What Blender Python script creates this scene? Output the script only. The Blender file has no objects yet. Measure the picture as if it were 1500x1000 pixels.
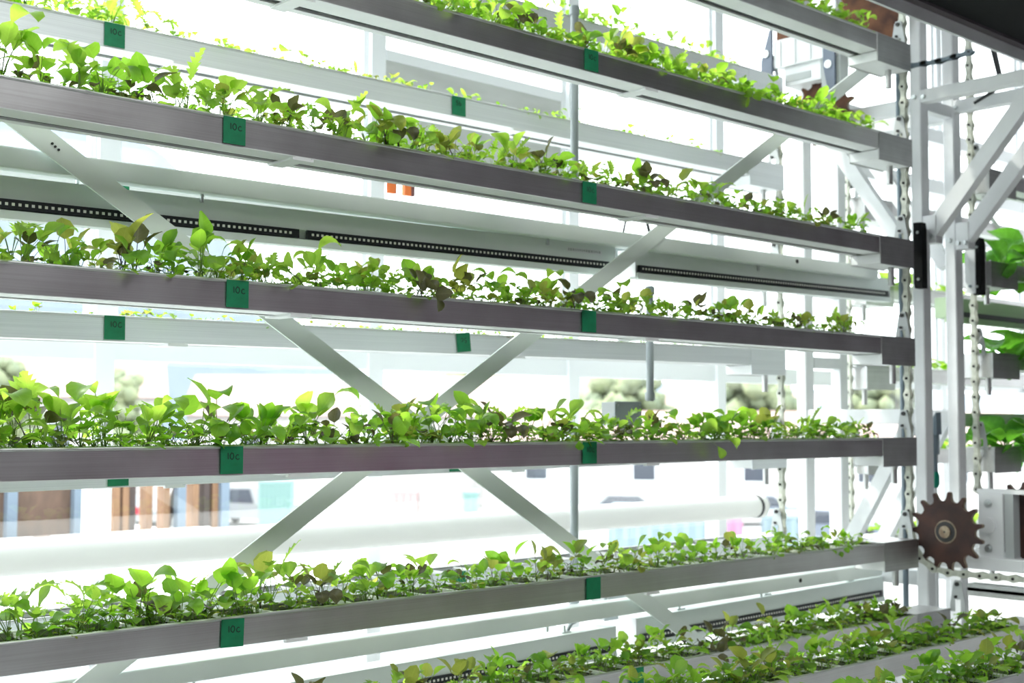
import bpy, bmesh, math, random
import numpy as np
from mathutils import Vector, Matrix
from math import sin, cos, pi, radians as Rd

random.seed(7)
rng = np.random.default_rng(11)
SC = bpy.context.scene
COL = SC.collection

# ------------------------------------------------------------------ camera
YAW, PITCH, ROLL = 0.74758, 0.06065, 0.00314
F = Vector((sin(YAW)*cos(PITCH), cos(YAW)*cos(PITCH), sin(PITCH)))
R0 = Vector((cos(YAW), -sin(YAW), 0.0)); U0 = R0.cross(F)
RR = R0*cos(ROLL) + U0*sin(ROLL); UU = U0*cos(ROLL) - R0*sin(ROLL)
cam = bpy.data.cameras.new('camera'); cob = bpy.data.objects.new('camera', cam); COL.objects.link(cob)
cam.sensor_width = 36.0; cam.lens = 1914.2*36/1500; cam.clip_start = 0.05; cam.clip_end = 2000
M3 = Matrix((RR, UU, -F)).transposed()
cob.matrix_world = Matrix.Translation((0, -2.64, 1.65)) @ M3.to_4x4()
cam.dof.use_dof = True; cam.dof.focus_distance = 2.9; cam.dof.aperture_fstop = 4.5
SC.camera = cob

# ------------------------------------------------------------------ world, sun, fill light, exposure
W = bpy.data.worlds.new('sky'); SC.world = W; W.use_nodes = True
bg = W.node_tree.nodes['Background']; bg.inputs[0].default_value = (0.93, 0.97, 1.0, 1); bg.inputs[1].default_value = 5.5
sun = bpy.data.lights.new('sun', 'SUN'); sun.energy = 5.0; sun.angle = Rd(2.0); sun.color = (1, 0.96, 0.88)
so = bpy.data.objects.new('sun', sun); COL.objects.link(so)
so.rotation_euler = Vector((0.35, -0.72, -0.75)).to_track_quat('-Z', 'Y').to_euler(); so.location = (-10, 20, 20)
def area(name, loc, size, size_y, energy, col, rot):
    l = bpy.data.lights.new(name, 'AREA'); l.shape = 'RECTANGLE'; l.size = size; l.size_y = size_y; l.energy = energy; l.color = col
    o = bpy.data.objects.new(name, l); COL.objects.link(o); o.location = loc; o.rotation_euler = rot; return o
area('added_fill_light', (1.0, -3.2, 4.5), 3.5, 1.6, 150, (0.97, 1, 0.98), (0, 0, 0))  # unseen fill added to brighten the faces toward the camera
SC.view_settings.view_transform = 'Standard'; SC.view_settings.look = 'None'
SC.view_settings.gamma = 1.0; SC.view_settings.use_curve_mapping = False
SC.view_settings.exposure = 0.0
SC.cycles.max_bounces = 8; SC.cycles.diffuse_bounces = 4; SC.cycles.transparent_max_bounces = 12
SC.cycles.transmission_bounces = 4; SC.cycles.glossy_bounces = 3; SC.cycles.sample_clamp_indirect = 6.0

# ------------------------------------------------------------------ materials
def mat(name, col, rough=0.6, metal=0.0, emit=None, es=0.0, noise=None, bump=0.0, coat=0.0):
    m = bpy.data.materials.new(name); m.use_nodes = True
    nt = m.node_tree; b = nt.nodes['Principled BSDF']
    b.inputs['Base Color'].default_value = (*col, 1); b.inputs['Roughness'].default_value = rough; b.inputs['Metallic'].default_value = metal
    if emit: b.inputs['Emission Color'].default_value = (*emit, 1); b.inputs['Emission Strength'].default_value = es
    if noise:
        col2, scale, sc3 = noise
        tc = nt.nodes.new('ShaderNodeTexCoord'); mp = nt.nodes.new('ShaderNodeMapping'); mp.inputs['Scale'].default_value = sc3
        nz = nt.nodes.new('ShaderNodeTexNoise'); nz.inputs['Scale'].default_value = scale; nz.inputs['Detail'].default_value = 5
        cr = nt.nodes.new('ShaderNodeValToRGB'); cr.color_ramp.elements[0].position = 0.35; cr.color_ramp.elements[1].position = 0.68
        cr.color_ramp.elements[0].color = (*col, 1); cr.color_ramp.elements[1].color = (*col2, 1)
        nt.links.new(tc.outputs['Object'], mp.inputs[0]); nt.links.new(mp.outputs[0], nz.inputs['Vector'])
        nt.links.new(nz.outputs['Fac'], cr.inputs[0]); nt.links.new(cr.outputs[0], b.inputs['Base Color'])
        if bump:
            bp = nt.nodes.new('ShaderNodeBump'); bp.inputs['Strength'].default_value = bump; bp.inputs['Distance'].default_value = 0.002
            nt.links.new(nz.outputs['Fac'], bp.inputs['Height']); nt.links.new(bp.outputs[0], b.inputs['Normal'])
    return m

def brushed(name, c1, c2, rough):
    """rolled aluminium: fine streaks along the length, blotchy oxide"""
    m = bpy.data.materials.new(name); m.use_nodes = True; nt = m.node_tree; b = nt.nodes['Principled BSDF']
    b.inputs['Metallic'].default_value = 1.0
    tc = nt.nodes.new('ShaderNodeTexCoord')
    mp = nt.nodes.new('ShaderNodeMapping'); mp.inputs['Scale'].default_value = (2.0, 160, 420)
    n1 = nt.nodes.new('ShaderNodeTexNoise'); n1.inputs['Scale'].default_value = 1.0; n1.inputs['Detail'].default_value = 4
    n2 = nt.nodes.new('ShaderNodeTexNoise'); n2.inputs['Scale'].default_value = 5.0; n2.inputs['Detail'].default_value = 6
    nt.links.new(tc.outputs['Object'], mp.inputs[0]); nt.links.new(mp.outputs[0], n1.inputs['Vector']); nt.links.new(tc.outputs['Object'], n2.inputs['Vector'])
    mx = nt.nodes.new('ShaderNodeMath'); mx.operation = 'MULTIPLY_ADD'; mx.inputs[1].default_value = 0.45
    nt.links.new(n1.outputs['Fac'], mx.inputs[0])
    m2 = nt.nodes.new('ShaderNodeMath'); m2.operation = 'MULTIPLY'; m2.inputs[1].default_value = 0.55
    nt.links.new(n2.outputs['Fac'], m2.inputs[0]); nt.links.new(m2.outputs[0], mx.inputs[2])
    cr = nt.nodes.new('ShaderNodeValToRGB'); cr.color_ramp.elements[0].position = 0.36; cr.color_ramp.elements[1].position = 0.64
    cr.color_ramp.elements[0].color = (*c1, 1); cr.color_ramp.elements[1].color = (*c2, 1)
    nt.links.new(mx.outputs[0], cr.inputs[0]); nt.links.new(cr.outputs[0], b.inputs['Base Color'])
    mr = nt.nodes.new('ShaderNodeMapRange'); mr.inputs[3].default_value = rough-0.07; mr.inputs[4].default_value = rough+0.1
    nt.links.new(mx.outputs[0], mr.inputs[0]); nt.links.new(mr.outputs[0], b.inputs['Roughness'])
    bp = nt.nodes.new('ShaderNodeBump'); bp.inputs['Strength'].default_value = 0.12; bp.inputs['Distance'].default_value = 0.0006
    nt.links.new(n1.outputs['Fac'], bp.inputs['Height']); nt.links.new(bp.outputs[0], b.inputs['Normal'])
    return m

def leafmat(name, c_dark, c_light, trans, tw=0.5):
    m = bpy.data.materials.new(name); m.use_nodes = True; nt = m.node_tree
    b = nt.nodes['Principled BSDF']; out = nt.nodes['Material Output']
    b.inputs['Roughness'].default_value = 0.42
    L = nt.links
    uv = nt.nodes.new('ShaderNodeUVMap'); sp = nt.nodes.new('ShaderNodeSeparateXYZ'); L.new(uv.outputs[0], sp.inputs[0])
    def math(op, a, bb=None, c=None):
        n = nt.nodes.new('ShaderNodeMath'); n.operation = op
        for i, v in enumerate((a, bb, c)):
            if v is None: continue
            if isinstance(v, (int, float)): n.inputs[i].default_value = v
            else: L.new(v, n.inputs[i])
        return n.outputs[0]
    au = math('ABSOLUTE', math('SUBTRACT', sp.outputs[0], 0.5))
    rib = math('LESS_THAN', au, 0.028)
    sv = math('SINE', math('MULTIPLY', math('SUBTRACT', sp.outputs[1], math('MULTIPLY', au, 0.55)), 38.0))
    side = math('GREATER_THAN', sv, 0.93)
    vein = math('MULTIPLY', math('MAXIMUM', rib, math('MULTIPLY', side, 0.6)), 0.55)
    tc = nt.nodes.new('ShaderNodeTexCoord'); geo = nt.nodes.new('ShaderNodeNewGeometry')
    nz = nt.nodes.new('ShaderNodeTexNoise'); nz.inputs['Scale'].default_value = 26; nz.inputs['Detail'].default_value = 2
    L.new(geo.outputs['Position'], nz.inputs['Vector'])
    cr = nt.nodes.new('ShaderNodeValToRGB'); cr.color_ramp.elements[0].position = 0.36; cr.color_ramp.elements[1].position = 0.66
    cr.color_ramp.elements[0].color = (*c_dark, 1); cr.color_ramp.elements[1].color = (*c_light, 1)
    L.new(nz.outputs['Fac'], cr.inputs[0])
    mv = nt.nodes.new('ShaderNodeMix'); mv.data_type = 'RGBA'; L.new(vein, mv.inputs[0]); L.new(cr.outputs[0], mv.inputs[6])
    mv.inputs[7].default_value = (min(1, c_light[0]*1.7+.05), min(1, c_light[1]*1.5+.05), c_light[2]*1.5+.03, 1)
    L.new(mv.outputs[2], b.inputs['Base Color'])
    tr = nt.nodes.new('ShaderNodeBsdfTranslucent')
    ml = nt.nodes.new('ShaderNodeMix'); ml.data_type = 'RGBA'; ml.blend_type = 'MULTIPLY'; ml.inputs[0].default_value = 0.55
    ml.inputs[6].default_value = (*trans, 1)
    nrm = nt.nodes.new('ShaderNodeMix'); nrm.data_type = 'RGBA'; L.new(nz.outputs['Fac'], nrm.inputs[0])
    nrm.inputs[6].default_value = (0.55, 0.62, 0.5, 1); nrm.inputs[7].default_value = (1, 1, 1, 1)
    L.new(nrm.outputs[2], ml.inputs[7]); L.new(ml.outputs[2], tr.inputs[0])
    ms = nt.nodes.new('ShaderNodeMixShader'); ms.inputs[0].default_value = tw
    L.new(b.outputs[0], ms.inputs[1]); L.new(tr.outputs[0], ms.inputs[2]); L.new(ms.outputs[0], out.inputs[0])
    return m

def glassmat(name, tint=(1, 1, 1), gl=0.05):
    m = bpy.data.materials.new(name); m.use_nodes = True; nt = m.node_tree
    for n in list(nt.nodes):
        if n.type != 'OUTPUT_MATERIAL': nt.nodes.remove(n)
    out = [n for n in nt.nodes if n.type == 'OUTPUT_MATERIAL'][0]
    t = nt.nodes.new('ShaderNodeBsdfTransparent'); t.inputs[0].default_value = (*tint, 1)
    g = nt.nodes.new('ShaderNodeBsdfGlossy'); g.inputs['Roughness'].default_value = 0.02
    ms = nt.nodes.new('ShaderNodeMixShader'); ms.inputs[0].default_value = gl
    nt.links.new(t.outputs[0], ms.inputs[1]); nt.links.new(g.outputs[0], ms.inputs[2]); nt.links.new(ms.outputs[0], out.inputs[0])
    return m

M = {}
M['alu'] = brushed('brushed_aluminium', (0.62, 0.60, 0.60), (0.78, 0.78, 0.78), 0.33)
M['alulit'] = mat('aluminium_lit_copy', (0.80, 0.83, 0.85), 0.42, 0.35, noise=((0.70, 0.73, 0.75), 3, (.6, 60, 120)))  # rear-tray aluminium, the brightness it catches put into its colour
M['steel'] = brushed('worn_steel', (0.40, 0.40, 0.40), (0.62, 0.63, 0.62), 0.42)
M['rim'] = mat('rolled_rim', (0.66, 0.67, 0.67), 0.4, 0.9)
M['cover'] = mat('white_underside', (0.82, 0.84, 0.84), 0.45, noise=((0.74, 0.76, 0.76), 6, (1, 1, 1)))  # on flanges this white holds reflected light; clips and end blocks are white
M['slot'] = mat('dark_slot', (0.10, 0.11, 0.11), 0.6)
M['paint'] = mat('white_paint', (0.80, 0.82, 0.83), 0.38, noise=((0.74, 0.76, 0.77), 9, (1, 1, 1)))
M['greenpaint'] = mat('pale_green_paint', (0.78, 0.85, 0.82), 0.42, noise=((0.73, 0.80, 0.77), 5, (1, 1, 1)))
M['sage'] = mat('sage_reflection_tint', (0.38, 0.50, 0.33), 0.5)  # green reflection on the right grow light put into its colour
M['tape'] = mat('green_tape', (0.003, 0.20, 0.085), 0.6, noise=((0.002, 0.155, 0.065), 40, (1, 1, 1)))
M['ink'] = mat('marker_ink', (0.012, 0.03, 0.025), 0.7)
M['soil'] = mat('growing_medium', (0.022, 0.026, 0.016), 0.95, noise=((0.06, 0.075, 0.03), 120, (1, 1, 1)), bump=0.8)
M['divider'] = mat('white_plastic', (0.82, 0.85, 0.82), 0.5)
M['black'] = mat('black_plastic', (0.012, 0.013, 0.014), 0.85); M['black'].node_tree.nodes['Principled BSDF'].inputs['Specular IOR Level'].default_value = .12
M['board'] = mat('circuit_board', (0.012, 0.016, 0.02), 0.45)
M['diode'] = mat('diode', (0.85, 0.85, 0.8), 0.3)
M['rust'] = mat('rust', (0.055, 0.022, 0.014), 0.85, 0.1, noise=((0.20, 0.085, 0.04), 13, (1, 1, 1)), bump=0.7)
M['rustdark'] = mat('dark_rust', (0.030, 0.015, 0.013), 0.75, 0.1, noise=((0.065, 0.028, 0.020), 16, (1, 1, 1)), bump=0.5)
M['worn'] = mat('worn_tooth', (0.36, 0.30, 0.22), 0.6, 0.4, noise=((0.16, 0.10, 0.06), 40, (1, 1, 1)))
M['link'] = mat('galvanised_link', (0.55, 0.57, 0.50), 0.5, 0.25, noise=((0.42, 0.44, 0.37), 60, (1, 1, 1)))
M['pin'] = mat('oily_pin', (0.03, 0.03, 0.03), 0.5, 0.5)
M['bolt'] = mat('zinc_bolt', (0.62, 0.66, 0.66), 0.35, 0.8)
M['navy'] = mat('navy_steel', (0.10, 0.13, 0.18), 0.5)
M['pipe'] = mat('grey_pipe', (0.30, 0.34, 0.36), 0.45)
M['slate'] = mat('slate_pipe', (0.15, 0.20, 0.24), 0.45)
M['teal'] = mat('teal_fitting', (0.0, 0.20, 0.13), 0.4)
M['orange'] = mat('orange_plastic', (0.80, 0.18, 0.03), 0.5)
M['maroon'] = mat('maroon_plastic', (0.16, 0.05, 0.05), 0.5)
M['galv'] = mat('grey_box', (0.45, 0.48, 0.48), 0.5)
M['cable'] = mat('black_cable', (0.02, 0.022, 0.025), 0.5)
M['frame'] = mat('window_frame_white', (0.86, 0.89, 0.91), 0.4)
M['glass'] = glassmat('window_glass', (0.97, 0.985, 0.98), 0.05)
M['greypanel'] = mat('grey_infill', (0.55, 0.57, 0.55), 0.6, noise=((0.46, 0.48, 0.46), 3, (1, 1, 6)))
M['floor'] = mat('pale_concrete', (0.46, 0.47, 0.46), 0.6, noise=((0.38, 0.39, 0.38), 2, (1, 1, 1)))
M['wall'] = mat('purple_grey_wall', (0.10, 0.085, 0.097), 0.8)  # purple of the magenta light put into the wall colour
M['ceil'] = mat('ceiling_white', (0.40, 0.42, 0.42), 0.7)
M['fabric'] = mat('duct_fabric', (0.86, 0.86, 0.83), 0.7)
M['band'] = mat('duct_band', (0.30, 0.24, 0.22), 0.7)
M['magenta'] = mat('magenta_tube', (0.5, 0.1, 0.4), 0.5, emit=(1.0, 0.10, 0.62), es=2.2)
# outdoors
M['gravel'] = mat('pale_gravel', (0.34, 0.34, 0.33), 0.9, noise=((0.26, 0.26, 0.26), 0.3, (1, 1, 1)))
M['plywood'] = mat('plywood', (0.17, 0.105, 0.075), 0.8, noise=((0.115, 0.075, 0.055), 6, (3, 1, 1)))
M['timber'] = mat('timber', (0.30, 0.17, 0.095), 0.8, noise=((0.22, 0.12, 0.07), 5, (4, 4, 1)))
M['timberdark'] = mat('dark_timber', (0.07, 0.05, 0.045), 0.8)  # darker tone for a few timber members
M['bluesteel'] = mat('blue_grey_steel', (0.17, 0.22, 0.28), 0.6)
M['carwhite'] = mat('white_car_paint', (0.27, 0.28, 0.29), 0.3)
M['cargrey'] = mat('blue_grey_car_paint', (0.18, 0.21, 0.26), 0.3)
M['carred'] = mat('red_car_paint', (0.35, 0.05, 0.05), 0.3)
M['carglass'] = mat('car_glass', (0.06, 0.07, 0.09), 0.1)
M['tyre'] = mat('tyre', (0.03, 0.03, 0.035), 0.8)
M['taillight'] = mat('tail_light', (0.5, 0.03, 0.05), 0.4)
M['green'] = mat('green_container', (0.20, 0.33, 0.31), 0.6)  # container colours paled to hold the veil of glare outside
M['red'] = mat('red_container', (0.46, 0.34, 0.34), 0.6)
M['bluewhite'] = mat('pale_blue_siding', (0.38, 0.43, 0.47), 0.6)
M['pink'] = mat('pink_sheet', (0.50, 0.22, 0.34), 0.6)
M['tealbox'] = mat('teal_siding', (0.24, 0.32, 0.35), 0.6)
M['house'] = mat('cream_siding', (0.50, 0.48, 0.47), 0.7)
M['roof'] = mat('pink_grey_roof', (0.34, 0.24, 0.22), 0.8)
M['treegreen'] = mat('far_foliage', (0.16, 0.20, 0.13), 0.8, noise=((0.26, 0.29, 0.16), 0.8, (1, 1, 1)))  # foliage colour paled to hold the haze
M['bark'] = mat('bark', (0.10, 0.07, 0.05), 0.9)
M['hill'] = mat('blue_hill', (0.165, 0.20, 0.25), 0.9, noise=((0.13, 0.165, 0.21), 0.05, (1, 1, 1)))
M['asphalt'] = mat('asphalt', (0.2, 0.2, 0.21), 0.9)
# leaves
LM = {
 'green':  leafmat('leaf_green', (0.035, 0.12, 0.018), (0.10, 0.24, 0.035), (0.50, 0.92, 0.07), 0.6),
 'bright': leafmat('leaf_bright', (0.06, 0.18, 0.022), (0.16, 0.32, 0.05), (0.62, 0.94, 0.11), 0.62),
 'olive':  leafmat('leaf_olive', (0.05, 0.08, 0.018), (0.14, 0.19, 0.04), (0.66, 0.72, 0.12), 0.55),
 'purple': leafmat('leaf_purple', (0.03, 0.032, 0.022), (0.085, 0.07, 0.045), (0.26, 0.26, 0.08), 0.4),
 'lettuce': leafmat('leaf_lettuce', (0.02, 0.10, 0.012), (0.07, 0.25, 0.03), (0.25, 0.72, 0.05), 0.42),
}
LM['stem'] = leafmat('stem_green', (0.10, 0.19, 0.05), (0.22, 0.32, 0.10), (0.6, 0.85, 0.2), 0.4)
LM['stempurple'] = leafmat('stem_purple', (0.07, 0.05, 0.05), (0.12, 0.09, 0.07), (0.3, 0.25, 0.2), 0.3)

# ------------------------------------------------------------------ mesh helpers
class MB:
    def __init__(s): s.v = []; s.f = []; s.m = []; s.sm = []
    def add(s, vs, fs, mi=0, smooth=False):
        o = len(s.v); s.v += [tuple(p) for p in vs]
        for f in fs: s.f.append(tuple(i+o for i in f)); s.m.append(mi); s.sm.append(smooth)
    def box(s, x0, x1, y0, y1, z0, z1, mi=0):
        vs = [(x, y, z) for z in (z0, z1) for y in (y0, y1) for x in (x0, x1)]
        s.add(vs, [(0, 2, 3, 1), (4, 5, 7, 6), (0, 1, 5, 4), (2, 6, 7, 3), (0, 4, 6, 2), (1, 3, 7, 5)], mi)
    def prism(s, poly, ax, a0, a1, mi=0, smooth=False, capmi=None):
        n = len(poly)
        def P(u, w, a): return {'x': (a, u, w), 'y': (u, a, w), 'z': (u, w, a)}[ax]
        vs = [P(u, w, a0) for u, w in poly] + [P(u, w, a1) for u, w in poly]
        s.add(vs, [(i, (i+1) % n, n+(i+1) % n, n+i) for i in range(n)], mi, smooth)
        c = mi if capmi is None else capmi
        s.add(vs, [tuple(range(n-1, -1, -1)), tuple(range(n, 2*n))], c)
    def tube(s, path, r, n=10, mi=0, caps=True, smooth=True):
        P = [Vector(p) for p in path]; rings = []
        for i, p in enumerate(P):
            d = (P[min(i+1, len(P)-1)] - P[max(i-1, 0)]).normalized()
            a = Vector((0, 0, 1)) if abs(d.z) < 0.9 else Vector((1, 0, 0))
            u = d.cross(a).normalized(); w = d.cross(u)
            rr = r[i] if isinstance(r, (list, tuple)) else r
            rings.append([p + (u*cos(2*pi*k/n) + w*sin(2*pi*k/n))*rr for k in range(n)])
        vs = [q for ring in rings for q in ring]; fs = []
        for i in range(len(P)-1):
            for k in range(n): fs.append((i*n+k, i*n+(k+1) % n, (i+1)*n+(k+1) % n, (i+1)*n+k))
        s.add(vs, fs, mi, smooth)
        if caps: s.add(vs, [tuple(range(n-1, -1, -1)), tuple(range((len(P)-1)*n, len(P)*n))], mi)
    def bar(s, p, q, w, t, up=(0, 0, 1), mi=0):
        """rectangular bar p->q; w across (in the plane of up), t thick"""
        p = Vector(p); q = Vector(q); d = (q-p).normalized(); up = Vector(up)
        a = d.cross(up).normalized(); b = a.cross(d).normalized()
        vs = [e + a*(w/2*sa) + b*(t/2*sb) for e in (p, q) for sb in (-1, 1) for sa in (-1, 1)]
        s.add(vs, [(0, 1, 3, 2), (4, 6, 7, 5), (0, 4, 5, 1), (2, 3, 7, 6), (0, 2, 6, 4), (1, 5, 7, 3)], mi)
    def mesh(s, name, mats):
        me = bpy.data.meshes.new(name); me.from_pydata(s.v, [], s.f)
        for m in mats: me.materials.append(m)
        me.polygons.foreach_set('material_index', s.m); me.polygons.foreach_set('use_smooth', s.sm)
        me.update()
        bm = bmesh.new(); bm.from_mesh(me); bmesh.ops.recalc_face_normals(bm, faces=bm.faces); bm.to_mesh(me); bm.free()
        return me
def ml(x): return [M[k] if isinstance(k, str) else k for k in (x if isinstance(x, (list, tuple)) else [x])]
def ob(name, me, parent=None, loc=(0, 0, 0), rot=(0, 0, 0), scale=(1, 1, 1)):
    o = bpy.data.objects.new(name, me); COL.objects.link(o)
    if parent: o.parent = parent
    o.location = loc; o.rotation_euler = rot; o.scale = scale
    return o
def put(name, mb, mats, parent=None, **k): return ob(name, mb.mesh(name, ml(mats)), parent, **k)
def tag(o, label=None, cat=None, group=None, kind=None):
    if label: o['label'] = label
    if cat: o['category'] = cat
    if group: o['group'] = group
    if kind: o['kind'] = kind
    return o
def empty(name, loc, label, cat, group=None, rot=(0, 0, 0)):
    o = bpy.data.objects.new(name, None); COL.objects.link(o); o.empty_display_size = 0.05
    o.location = loc; o.rotation_euler = rot
    return tag(o, label, cat, group)
def struct(name, mb, mats, parent=None):
    o = put(name, mb, mats, parent)
    if parent is None: o['kind'] = 'structure'
    return o
def rrect(x0, x1, y0, y1, r):
    pts = []
    for cx, cy, a in ((x1-r, y1-r, 0), (x0+r, y1-r, 90), (x0+r, y0+r, 180), (x1-r, y0+r, 270)):
        for k in (0, 45, 90): pts.append((cx+r*cos(Rd(a+k)), cy+r*sin(Rd(a+k))))
    return pts
def circ(cx, cy, r, n=20, a0=0): return [(cx+r*cos(2*pi*k/n+a0), cy+r*sin(2*pi*k/n+a0)) for k in range(n)]

# ------------------------------------------------------------------ the setting
mb = MB(); mb.box(-3, 10, -5, 1.45, -0.15, 0); struct('floor', mb, 'floor')
mb = MB(); mb.box(-3, 10, -5, 1.45, 4.7, 4.85); struct('ceiling', mb, 'ceil')
mb = MB(); mb.box(-3, 10, -5.1, -5, 0, 4.7); struct('wall_front', mb, 'wall')
for k, (za, zb) in enumerate(((2.72, 2.79), (2.98, 3.06), (3.28, 3.36))):
    mb = MB(); mb.box(6.0, 10, 1.22, 1.30, za, zb); struct('trim_%d' % (k+1), mb, 'frame')
mb = MB(); mb.box(-3, 10, 1.36, 1.46, 0, 0.30); mb.box(-3, 10, 1.36, 1.46, 4.55, 4.7); struct('wall_back', mb, 'frame')
mb = MB(); mb.box(-3.08, -3, -5, -.8, 0, 4.7); mb.box(-3.08, -3, -.8, 1.46, 0, 0.3); mb.box(-3.08, -3, -.8, 1.46, 4.5, 4.7); struct('wall_left', mb, 'wall')
mb = MB(); mb.box(10, 10.08, -5, -.6, 0, 4.7); mb.box(10, 10.08, -.6, 1.46, 0, 0.5); mb.box(10, 10.08, -.6, 1.46, 4.5, 4.7); struct('wall_right', mb, 'wall')
MUL = [-3.0, -2.4, -1.33, -0.25, 0.84, 1.915, 3.01, 4.09, 5.125, 6.2, 7.28, 8.36, 9.44, 10.0]
for i in range(len(MUL)-1):
    x0, x1 = MUL[i]+0.032, MUL[i+1]-0.032
    mb = MB(); mb.box(MUL[i]-0.033, MUL[i]+0.033, 1.37, 1.45, 0.30, 4.55)
    w = struct('window_%d' % (i+1), mb, 'frame')
    m2 = MB(); m2.box(x0, x1, 1.385, 1.435, 1.845, 1.925); put('rail', m2, 'frame', w)
    m2 = MB(); m2.box(x0, x1, 1.385, 1.435, 0.30, 0.36); put('sill', m2, 'frame', w)
    m2 = MB(); m2.box(x0, x1, 1.385, 1.435, 4.49, 4.55); put('head', m2, 'frame', w)
    # thin inner sash stiles
    m2 = MB(); m2.box(x0, x0+0.022, 1.395, 1.425, 1.925, 4.49); m2.box(x1-0.022, x1, 1.395, 1.425, 1.925, 4.49); put('sash', m2, 'frame', w)
    m2 = MB(); m2.box(x0, x1, 1.408, 1.412, 0.36, 1.845); put('pane', m2, 'glass', w)
    if i == 6:
        m2 = MB(); m2.box(x0+0.022, x1-0.022, 1.40, 1.42, 2.66, 3.06)
        g = put('infill_panel', m2, 'greypanel', w); g['label'] = 'grey infill panel set into the upper window'
        m2 = MB(); m2.box(x0+0.022, x1-0.022, 1.39, 1.43, 3.06, 3.10); put('rail', m2, 'frame', w)
        m2 = MB(); m2.box(x0+0.022, x1-0.022, 1.408, 1.412, 3.10, 4.49); put('pane', m2, 'glass', w)
        m2 = MB(); m2.box(x0+0.022, x1-0.022, 1.408, 1.412, 1.925, 2.66); put('pane', m2, 'glass', w)
    else:
        m2 = MB(); m2.box(x0, x1, 1.408, 1.412, 1.925, 4.49); put('pane', m2, 'glass', w)
# side walls are glazed as well
n = len(MUL)
for j, (X, ya, yb, z0, z1) in enumerate(((-3.04, -.8, .03, .3, 4.5), (-3.04, .03, 1.36, .3, 4.5), (10.04, -.6, .38, .5, 4.5), (10.04, .38, 1.36, .5, 4.5))):
    mb = MB(); mb.box(X-0.04, X+0.04, ya, ya+0.05, z0, z1)
    w = struct('window_%d' % (n+j), mb, 'frame')
    m2 = MB(); m2.box(X-0.003, X+0.003, ya+0.05, yb, z0, z1); put('pane', m2, 'glass', w)
#--MARK-SETTING-END
# ------------------------------------------------------------------ outdoors
GZ = -3.3
mb = MB(); mb.box(-120, 220, 1.6, 420, GZ-0.4, GZ); struct('ground', mb, 'gravel')
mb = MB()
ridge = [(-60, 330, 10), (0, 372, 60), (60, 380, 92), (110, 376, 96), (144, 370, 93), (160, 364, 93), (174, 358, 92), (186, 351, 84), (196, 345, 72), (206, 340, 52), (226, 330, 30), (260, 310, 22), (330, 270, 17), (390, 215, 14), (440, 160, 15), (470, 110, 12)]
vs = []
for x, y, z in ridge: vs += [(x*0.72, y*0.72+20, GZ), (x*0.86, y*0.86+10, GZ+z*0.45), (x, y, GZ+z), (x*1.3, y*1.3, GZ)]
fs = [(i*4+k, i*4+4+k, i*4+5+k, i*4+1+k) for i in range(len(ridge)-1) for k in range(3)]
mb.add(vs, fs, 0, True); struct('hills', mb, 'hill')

def house(x, y, rot, w, d, h, label, wall='house', roof='roof', nwin=3):
    t = empty('house', (x, y, GZ), label, 'house', rot=(0, 0, rot))
    b = MB(); b.box(-w/2, w/2, -d/2, d/2, 0, h); put('wall', b, wall, t)
    b = MB(); b.prism([(-d/2-.5, h), (d/2+.5, h), (0, h+d*0.28)], 'x', -w/2-.4, w/2+.4); put('roof', b, roof, t)
    for k in range(nwin):
        cx = -w/2+(k+.5)*w/nwin
        b = MB(); b.box(cx-.7, cx+.7, -d/2-.06, -d/2+.05, h*0.45, h*0.8)
        f = put('window', b, 'frame', t)
        b = MB(); b.box(cx-.6, cx+.6, -d/2-.09, -d/2-.05, h*0.48, h*0.77); put('pane', b, 'carglass', f)
    return t
house(49, 62, -0.70, 22, 9, 5.2, 'long pale siding house far behind the windows, widest of the far houses')
house(33, 72, -0.45, 11, 8, 6.2, 'pale house with a pinkish roof, far off beyond the left window')
house(84, 62, -0.95, 12, 8, 5.0, 'pale house among the trees, far behind the right end of the trays')

house(59, 45, -0.93, 24, 7, 3.6, 'long low white shed across the yard, in front of the tree trunks', nwin=4)
house(71, 30, -1.1, 15, 7, 3.6, 'low white shed far right of the yard', nwin=3)

def container(x, y, rot, w, d, h, m, label, ribs=8, cat='container'):
    t = empty('shipping_container', (x, y, GZ), label, cat, rot=(0, 0, rot))
    b = MB(); b.box(-w/2, w/2, -d/2, d/2, 0.1, h); put('body', b, m, t)
    b = MB()
    for k in range(ribs): cx = -w/2+(k+.5)*w/ribs; b.box(cx-w/ribs*.25, cx+w/ribs*.25, -d/2-.06, -d/2, 0.25, h-.15)
    put('rib', b, m, t)['kind'] = 'stuff'
    b = MB(); b.box(-w/2-.04, w/2+.04, -d/2-.04, d/2+.04, h-.12, h+.02); put('roof_rail', b, m, t)
    return t
container(31.5, 46.4, -0.6, 1.4, 5, 2.4, 'green', 'tall dark green container behind the parked white pickup')
container(38.5, 46.3, -0.71, 1.3, 2.4, 1.7, 'red', 'small pale red container, leftmost of the yard row seen under the fifth front tray', 4)
container(39.75, 45.1, -0.71, 1.5, 2.4, 1.95, 'house', 'cream coloured crate in the yard between red and green containers', 4)
container(40.75, 44.15, -0.71, 0.7, 2.4, 1.65, 'green', 'narrow green container at the right end of the yard row', 3)
container(36.2, 28.6, -0.93, 3.4, 2.4, 1.9, 'tealbox', 'teal grey storage box seen below the white air duct', 8)
container(38.1, 26.9, -0.93, 1.0, 1.5, 1.9, 'pink', 'magenta pink panel box beside the teal storage box', 3)
container(40.2, 26.2, -0.95, 1.3, 2.4, 1.6, 'tealbox', 'small teal box in the yard nearest the rear chain', 4)

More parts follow.
